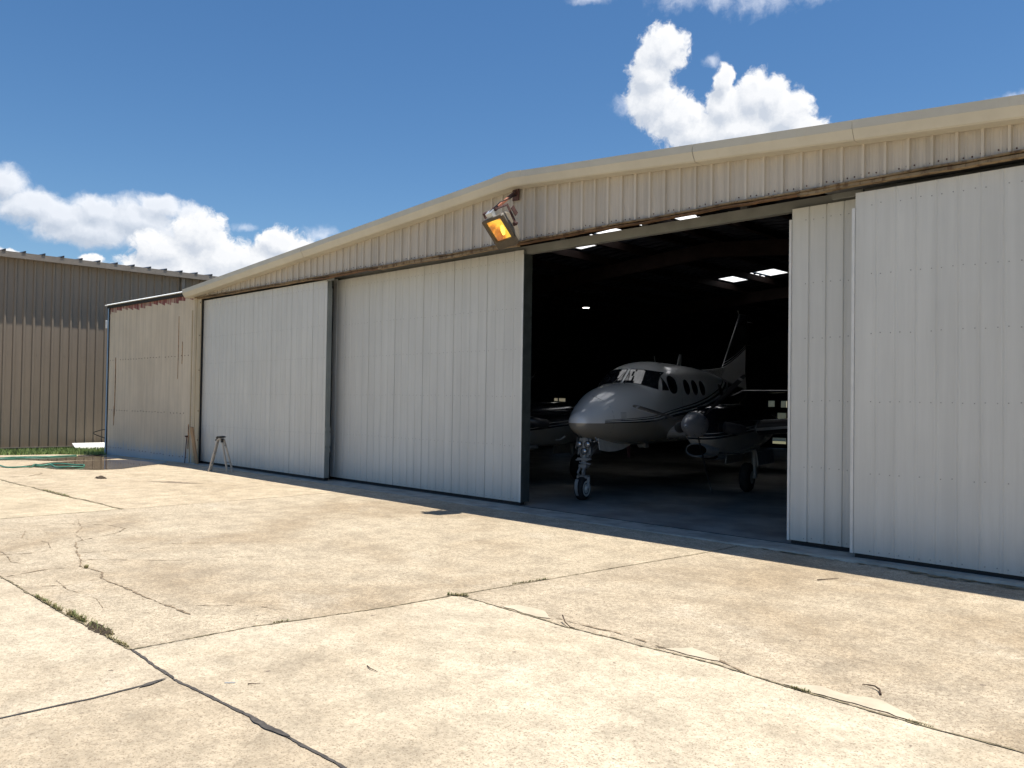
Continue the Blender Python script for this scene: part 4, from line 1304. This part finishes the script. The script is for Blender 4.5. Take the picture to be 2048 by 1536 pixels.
# windshield panes, left and right
for sg in (1, -1):
    mb = MB(); NS, NTT = 14, 6; grid = []
    for i in range(NS + 1):
        s_ = i / NS
        yb = .030 + s_ * .625; zb = 2.118 - .125 * s_**2.2
        yt = .030 + s_ * .530; zt_ = 2.392 - .060 * s_**2
        row = []
        for j in range(NTT + 1):
            q = j / NTT
            y = yb + (yt - yb) * q; z = zb + (zt_ - zb) * q
            x = front_x(y, z)
            row.append((x - .008, sg * (y + .003), z + .003))
        grid.append(row)
    for i in range(NS):
        for j in range(NTT):
            mb.face([grid[i][j], grid[i + 1][j], grid[i + 1][j + 1], grid[i][j + 1]])
    mb.v = [tuple(p) for p in mb.v]
    o = part(mb, 'windshield', M['glass'], auto=80)
    # black seal frame round the pane
    mb = MB()
    loop = [grid[i][0] for i in range(NS + 1)] + [grid[NS][j] for j in range(1, NTT + 1)] + [grid[i][NTT] for i in range(NS - 1, -1, -1)] + [grid[0][j] for j in range(NTT - 1, 0, -1)]
    mb.tube(loop + [loop[0]], .007, 5); part(mb, 'seal', M['black'], o)
    mb = MB(); mb.tube([(front_x(.14, 2.09) - .02, sg * .14, 2.085), (front_x(.10, 2.2) - .03, sg * .09, 2.21), (front_x(.05, 2.33) - .03, sg * .05, 2.33)], .006, 5); part(mb, 'wiper', M['black'])
def side_pane(name, poly, sg, rim=True):
    mb = MB()
    cx_ = sum(p[0] for p in poly) / len(poly); cz_ = sum(p[1] for p in poly) / len(poly)
    n = len(poly); R_ = 4; rings = []
    for k in range(1, R_ + 1):
        q = k / R_
        rings.append([(cx_ + (x - cx_) * q, sg * side_y(cx_ + (x - cx_) * q, cz_ + (z - cz_) * q), cz_ + (z - cz_) * q) for x, z in poly])
    mb.face(rings[0])
    for r0, r1 in zip(rings[:-1], rings[1:]):
        for j in range(n):
            k = (j + 1) % n
            mb.face([r0[j], r0[k], r1[k], r1[j]])
    o = part(mb, name, M['glass'], auto=80)
    if rim:
        mb = MB(); mb.tube(rings[-1] + [rings[-1][0]], .007, 5); part(mb, 'rim', M['black'], o)
def ell(cx_, cz_, rx, rz, n=28, k=2.3):
    return [(cx_ + rx * math.copysign(abs(math.cos(a)) ** (2 / k), math.cos(a)), cz_ + rz * math.copysign(abs(math.sin(a)) ** (2 / k), math.sin(a))) for a in [2 * math.pi * i / n for i in range(n)]]
for sg in (1, -1):
    tri = []
    P3 = [(2.53, 1.985), (2.78, 1.985), (2.66, 2.24)]
    for i in range(3):
        a, b_ = P3[i], P3[(i + 1) % 3]
        for k in range(6):
            tri.append((a[0] + (b_[0] - a[0]) * k / 6, a[1] + (b_[1] - a[1]) * k / 6))
    side_pane('cockpit_side_window', tri, sg)
    side_pane('cabin_window', ell(3.02, 2.10, .205, .175), sg)
    for xc in (3.76, 4.22, 4.68):
        side_pane('cabin_window', ell(xc, 2.07, .145, .155, k=2.0), sg)
    side_pane('cabin_window', ell(5.95, 2.06, .12, .13), sg)
# panel seams / vents on the nose
mb = MB()
for k in range(7):
    z = 1.42 + k * .022
    x0 = 1.12
    mb.tube([(x0, side_y(x0, z, .002), z), (x0 + .13, side_y(x0 + .13, z, .002), z)], .004, 4)
part(mb, 'nose_louvre', M['plane_grey'])
def seam(xs_s, zs_s, nm='panel_seam'):
    mb = MB()
    mb.tube([(x, side_y(x, z, .0005), z) for x, z in zip(xs_s, zs_s)], .0025, 4)
    part(mb, nm, M['steel_dark'])
seam([.95] * 9, list(np.linspace(1.1, 1.85, 9)))
seam(list(np.linspace(2.9, 3.45, 5)) , [1.12] * 5); seam([3.45] * 8, list(np.linspace(1.12, 2.3, 8)))
# antennas, pitot tubes
mb = MB(); mb.loft([[(5.0, -.012, 2.55), (5.0, .012, 2.55), (5.22, .012, 2.55), (5.22, -.012, 2.55)], [(5.12, -.006, 2.83), (5.12, .006, 2.83), (5.24, .006, 2.83), (5.24, -.006, 2.83)]]); part(mb, 'antenna', M['plane_grey'], smooth=False)
mb = MB(); mb.tube([(3.55, .10, 2.56), (3.42, .13, 2.70)], .006, 5); part(mb, 'antenna', M['plane_grey'])
mb = MB(); mb.loft([[(2.42, -.01, .92), (2.42, .01, .92), (2.56, .01, .92), (2.56, -.01, .92)], [(2.50, -.006, .66), (2.50, .006, .66), (2.58, .006, .66), (2.58, -.006, .66)]]); part(mb, 'antenna', M['oil_red'], smooth=False)
mb = MB(); mb.box(2.78, 2.95, .08, .24, .85, .92); part(mb, 'antenna', M['plane_grey'], smooth=False)
for sg in (1, -1):
    mb = MB(); mb.tube([(.50, sg * .30, 1.12), (.46, sg * .37, 1.06), (.30, sg * .38, 1.055)], .012, 6); part(mb, 'pitot_tube', M['plane_grey'])

def airfoil(chord, th, n=14):
    up = []; lo = []
    for i in range(n + 1):
        q = (1 - math.cos(math.pi * i / n)) / 2
        yt_ = th * 5 * (.2969 * math.sqrt(q) - .126 * q - .3516 * q**2 + .2843 * q**3 - .1036 * q**4)
        up.append((q * chord, yt_ * chord)); lo.append((q * chord, -yt_ * chord))
    return up + lo[::-1][1:-1]
# wings, nacelles, propellers, main gear
for sg in (1, -1):
    mb = MB(); rings = []
    for (y, x0, ch, zc, th) in ((.45, 2.95, 2.25, 1.16, .15), (1.95, 3.0, 2.1, 1.26, .15), (3.0, 3.1, 1.9, 1.36, .145), (7.4, 3.45, 1.05, 1.78, .12), (7.62, 3.62, .75, 1.80, .10)):
        rings.append([(x0 + a, sg * y, zc + b_) for a, b_ in airfoil(ch, th)])
    mb.loft(rings); W_ = part(mb, 'wing', WHITE_P)
    mb = MB(); rings = []
    for (y, x0, ch, zc, th) in ((2.36, 3.0, 2.1, 1.295, .16), (3.0, 3.1, 1.9, 1.36, .155), (7.4, 3.45, 1.05, 1.78, .13)):
        af = airfoil(ch, th)
        af = [(min(a, .11 * ch), b_) for a, b_ in af if a < .14 * ch]
        rings.append([(x0 - .006 + a, sg * y, zc + b_ * 1.02) for a, b_ in af])
    mb.loft(rings, closed=False, cap=False); part(mb, 'deicer_boot', M['black'], W_)
    # nacelle
    cy_ = 1.95 * sg
    NS_ = [(1.00, 1.585, 1.18, .195, 2.0), (1.06, 1.62, 1.10, .245, 2.1), (1.20, 1.665, .985, .30, 2.2), (1.55, 1.71, .88, .345, 2.4), (2.2, 1.735, .80, .37, 2.5), (3.0, 1.745, .78, .39, 2.6), (3.8, 1.71, .82, .37, 2.6),
           (4.6, 1.60, .95, .31, 2.4), (5.3, 1.50, 1.12, .22, 2.2), (5.9, 1.42, 1.28, .06, 2)]
    mb = MB(); rings = []
    for a, b_ in zip(NS_[:-1], NS_[1:]):
        for k in range(4):
            q = k / 4
            x, t_, bo, hw_, n = [a[i] + (b_[i] - a[i]) * q for i in range(5)]
            zm = 1.38 if bo < 1.3 else (t_ + bo) / 2
            rings.append([(x, cy_ + hw_ * math.copysign(abs(math.cos(w_)) ** (2 / n), math.cos(w_)), zm + ((t_ - zm) if math.sin(w_) > 0 else (zm - bo)) * math.copysign(abs(math.sin(w_)) ** (2 / n), math.sin(w_))) for w_ in [2 * math.pi * j / 40 for j in range(40)]])
    mb.loft(rings); NA = part(mb, 'nacelle', COWL, auto=50)
    # chin air intake
    mb = MB()
    def oval(x, cz_, ry, rz):
        return [(x, cy_ + ry * math.cos(w_), cz_ + rz * math.sin(w_)) for w_ in [2 * math.pi * j / 24 for j in range(24)]]
    mb.loft([oval(1.06, .955, .155, .08), oval(.98, .95, .185, .105), oval(1.02, .95, .20, .12), oval(1.5, .93, .23, .13)], cap=False)
    part(mb, 'intake_lip', M['plane_grey'], NA)
    mb = MB(); mb.face(oval(.995, .955, .172, .095)); part(mb, 'intake', M['void'], NA, smooth=False)
    mb = MB(); mb.loft([oval(1.62, .82, .16, .05), oval(1.58, .82, .18, .06), oval(2.0, .80, .19, .06)], cap=False); part(mb, 'oil_cooler', M['plane_grey'], NA)
    mb = MB(); mb.face(oval(1.585, .82, .17, .055)); part(mb, 'cooler_mouth', M['void'], NA, smooth=False)
    for s2 in (1, -1):
        mb = MB(); mb.tube([(1.50, cy_ + s2 * .28, 1.35), (1.42, cy_ + s2 * .40, 1.33), (1.50, cy_ + s2 * .50, 1.31), (1.68, cy_ + s2 * .56, 1.29)], [.09, .10, .095, .09], 12, cap=False)
        part(mb, 'exhaust_stack', M['steel_dark'])
    # propeller
    pc = (.93, cy_, 1.38)
    mb = MB(); mb.lathe(pc, (-1, 0, 0), [(-.08, .205), (.02, .215), (.10, .205), (.22, .165), (.34, .11), (.42, .06), (.465, .02), (.475, .001)], 32)
    SP = part(mb, 'spinner', M['chrome'])
    a0 = R(165) if sg > 0 else R(40)
    for k in range(3):
        a = a0 + k * 2 * math.pi / 3
        rad = Vector((0, math.sin(a), math.cos(a))); tan = Vector((0, math.cos(a), -math.sin(a)))
        mb = MB(); rings = []; tip = []
        for (r, ch, tw) in ((.16, .06, 88), (.28, .10, 86), (.5, .155, 80), (.8, .16, 74), (1.0, .14, 70), (1.10, .125, 69), (1.16, .09, 68), (1.18, .04, 68)):
            c1 = tan * math.cos(R(tw)) * sg + Vector((1, 0, 0)) * math.sin(R(tw))
            nn = rad.cross(c1)
            ring = []
            for a2, b2 in ((-.5, 0), (-.25, .06), (.1, .07), (.5, 0), (.1, -.03), (-.25, -.03)):
                ring.append(Vector(pc) + rad * r + c1 * (a2 * ch) + nn * (b2 * ch))
            rings.append(ring)
        mb.loft(rings); BL = part(mb, 'propeller_blade', M['blade'], SP)
        mb = MB(); rr = []
        for (r, ch) in ((1.06, .134), (1.10, .128), (1.15, .10)):
            c1 = tan * math.cos(R(69)) * sg + Vector((1, 0, 0)) * math.sin(R(69)); nn = rad.cross(c1)
            rr.append([Vector(pc) + rad * r + c1 * (a2 * ch * 1.05) + nn * (b2 * ch * 1.4) for a2, b2 in ((-.5, 0), (-.25, .06), (.1, .07), (.5, 0), (.1, -.04), (-.25, -.04))])
        mb.loft(rr[:2]); part(mb, 'blade_tip', M['plane_grey'], BL)
    # main gear
    mb = MB()
    mb.tube([(3.95, cy_ + sg * .10, .95), (3.97, cy_ + sg * .10, .55)], .055, 10); mb.tube([(3.97, cy_ + sg * .10, .56), (3.98, cy_ + sg * .10, .28)], .038, 10)
    mb.tube([(3.98, cy_ + sg * .10, .29), (3.98, cy_ - sg * .12, .29)], .03, 8)
    mb.bar((4.02, cy_ + sg * .10, .62), (4.14, cy_ + sg * .10, .48), .05, .02); mb.bar((4.14, cy_ + sg * .10, .48), (4.02, cy_ + sg * .10, .34), .05, .02)
    mb.bar((3.95, cy_ + sg * .10, .85), (3.5, cy_ + sg * .08, .95), .05, .04)
    part(mb, 'gear_strut', M['plane_grey'])
    TY = [(-.10, .13), (-.10, .20), (-.085, .255), (-.05, .283), (0, .29), (.05, .283), (.085, .255), (.10, .20), (.10, .13)]
    mb = MB(); mb.lathe((3.98, cy_ - sg * .05, .29), (0, 1, 0), TY, 28); TT = part(mb, 'wheel', M['tyre'])
    mb = MB(); mb.lathe((3.98, cy_ - sg * .05, .29), (0, 1, 0), [(-.104, .02), (-.106, .07), (-.101, .125), (.101, .125), (.106, .07), (.104, .02)], 24); part(mb, 'hub', M['plane_grey'], TT)
    for s2 in (1, -1):
        mb = MB(); mb.obox((4.0, cy_ + s2 * .30, .70), (1, 0, 0), (0, 1, s2 * .15), (0, -s2 * .15, 1), .55, .010, .13); part(mb, 'gear_door', M['plane_grey'], smooth=False)
# nose gear
mb = MB()
mb.obox((.70, 0, .93), Vector((1, 0, .12)).normalized(), (0, 1, 0), Vector((-.12, 0, 1)).normalized(), .05, .085, .17)
mb.tube([(.68, 0, 1.1), (.655, 0, .55)], .05, 12); mb.tube([(.655, 0, .56), (.64, 0, .40)], .034, 10)
mb.obox((.66, 0, .72), (1, 0, 0), (0, 1, 0), (0, 0, 1), .06, .11, .02); mb.tube([(.62, -.14, .70), (.62, .16, .73)], .016, 6); mb.tube([(.60, -.06, .66), (.62, .15, .64)], .014, 6)
mb.obox((.655, 0, .60), (1, 0, 0), (0, 1, 0), (0, 0, 1), .06, .075, .025)
mb.bar((.59, .045, .57), (.52, .045, .48), .03, .02); mb.bar((.52, .045, .48), (.60, .045, .40), .03, .02)
mb.bar((.59, -.045, .57), (.52, -.045, .48), .03, .02); mb.bar((.52, -.045, .48), (.60, -.045, .40), .03, .02)
mb.obox((.64, 0, .41), (1, 0, 0), (0, 1, 0), (0, 0, 1), .06, .10, .025)
for s2 in (1, -1):
    mb.bar((.64, s2 * .105, .41), (.62, s2 * .105, .21), .05, .016)
mb.tube([(.62, -.12, .21), (.62, .12, .21)], .022, 8)
mb.tube([(.70, .10, 1.08), (.66, .11, .80)], .018, 6); mb.tube([(.70, -.10, 1.08), (.66, -.11, .80)], .018, 6)
mb.bar((.72, 0, .70), (1.25, 0, .98), .06, .04)
part(mb, 'gear_strut', M['plane_grey'])
mb = MB()
fr = []
for k in range(7):
    a = R(60 + k * 17)
    fr.append([(.62 - math.sin(a) * (.245), -.032 * (1 - k * .06), .21 + math.cos(a) * .245), (.62 - math.sin(a) * .245, .032 * (1 - k * .06), .21 + math.cos(a) * .245), (.62 - math.sin(a) * .255, .032 * (1 - k * .06), .21 + math.cos(a) * .255), (.62 - math.sin(a) * .255, -.032 * (1 - k * .06), .21 + math.cos(a) * .255)])
fr = [[(x, y, z + .04) for x, y, z in r] for r in fr[:5]]
mb.loft(fr); part(mb, 'mudguard', M['plane_grey'])
TY = [(-.075, .13), (-.08, .165), (-.065, .195), (-.035, .208), (0, .211), (.035, .208), (.065, .195), (.08, .165), (.075, .13)]
mb = MB(); mb.lathe((.62, 0, .205), (0, 1, 0), TY, 28); TT = part(mb, 'wheel', M['tyre'])
for s2 in (1, -1):
    mb = MB(); mb.lathe((.62, s2 * .07, .205), (0, s2, 0), [(0, .135), (.012, .14), (.014, .125), (.004, .10), (.008, .05), (.025, .04), (.028, .01)], 24); part(mb, 'hub', simple('pale_wheel_hub', (.62, .62, .60), .4), TT)
for (y, z) in ((.085, .985), (-.085, .985), (0.02, .86)):
    mb = MB(); mb.lathe((.63, y, z), (-1, 0, -.08), [(-.07, .02), (-.03, .055), (.03, .062), (.032, .056)], 18); L_ = part(mb, 'taxi_light', M['steel_dark'])
    mb = MB(); mb.lathe((.605, y, z - .002), (-1, 0, -.08), [(0, .054), (.012, .045), (.018, .02), (.019, .001)], 18); part(mb, 'lens', M['lens_glass'], L_)
for s2 in (1, -1):
    mb = MB(); rings = []
    for k in range(8):
        x = .78 + k * .19
        t_, b_, hw_, zm, n = sta(x)
        rings.append([(x, s2 * .20, b_ + .03), (x, s2 * .215, b_ + .03), (x, s2 * (.25), b_ - .17 + .004 * k * k), (x, s2 * (.238), b_ - .17 + .004 * k * k)])
    mb.loft(rings); part(mb, 'gear_door', M['plane_grey'] if s2 < 0 else simple('gear_door_paint', (.50, .48, .44), .35), smooth=False)
# tail
mb = MB(); rings = []
for (z, x0, x1, th) in ((2.15, 7.2, 10.08, .075), (2.45, 7.65, 9.98, .07), (2.64, 7.98, 9.93, .075), (3.2, 8.50, 9.95, .085), (3.7, 8.97, 10.0, .08), (4.08, 9.32, 10.04, .07), (4.14, 9.45, 10.02, .05)):
    rings.append([(x0 + a, b_, z) for a, b_ in airfoil(x1 - x0, th)])
mb.loft(rings); part(mb, 'tail_fin', FINM)
mb = MB(); rings = []
for (x, zt_, hw_) in ((5.9, 2.535, .004), (6.4, 2.535, .03), (7.2, 2.585, .04), (7.95, 2.65, .05), (8.2, 2.70, .05)):
    rings.append([(x, -hw_ * 1.6, 2.25), (x, hw_ * 1.6, 2.25), (x, hw_, zt_ - .02), (x, 0, zt_), (x, -hw_, zt_ - .02)])
mb.loft(rings); part(mb, 'dorsal_fillet', WHITE_P)
for sg in (1, -1):
    mb = MB(); rings = []
    for (y, x0, ch, th) in ((.05, 8.75, 1.35, .10), (2.4, 9.25, .75, .09), (2.62, 9.40, .5, .07)):
        rings.append([(x0 + a, sg * y, 2.07 + b_ + .02 * y) for a, b_ in airfoil(ch, th)])
    mb.loft(rings); part(mb, 'tailplane', M['black_paint'])
mb = MB(); mb.tube([(9.30, 0, 4.13), (9.25, 0, 4.22)], .01, 5); part(mb, 'antenna', M['plane_grey'])
mb = MB()
for z in (3.98, 3.35):
    mb.tube([(9.98, .03, z), (10.25, .10, z - .01)], .006, 4)
part(mb, 'static_wick', M['plane_grey'])
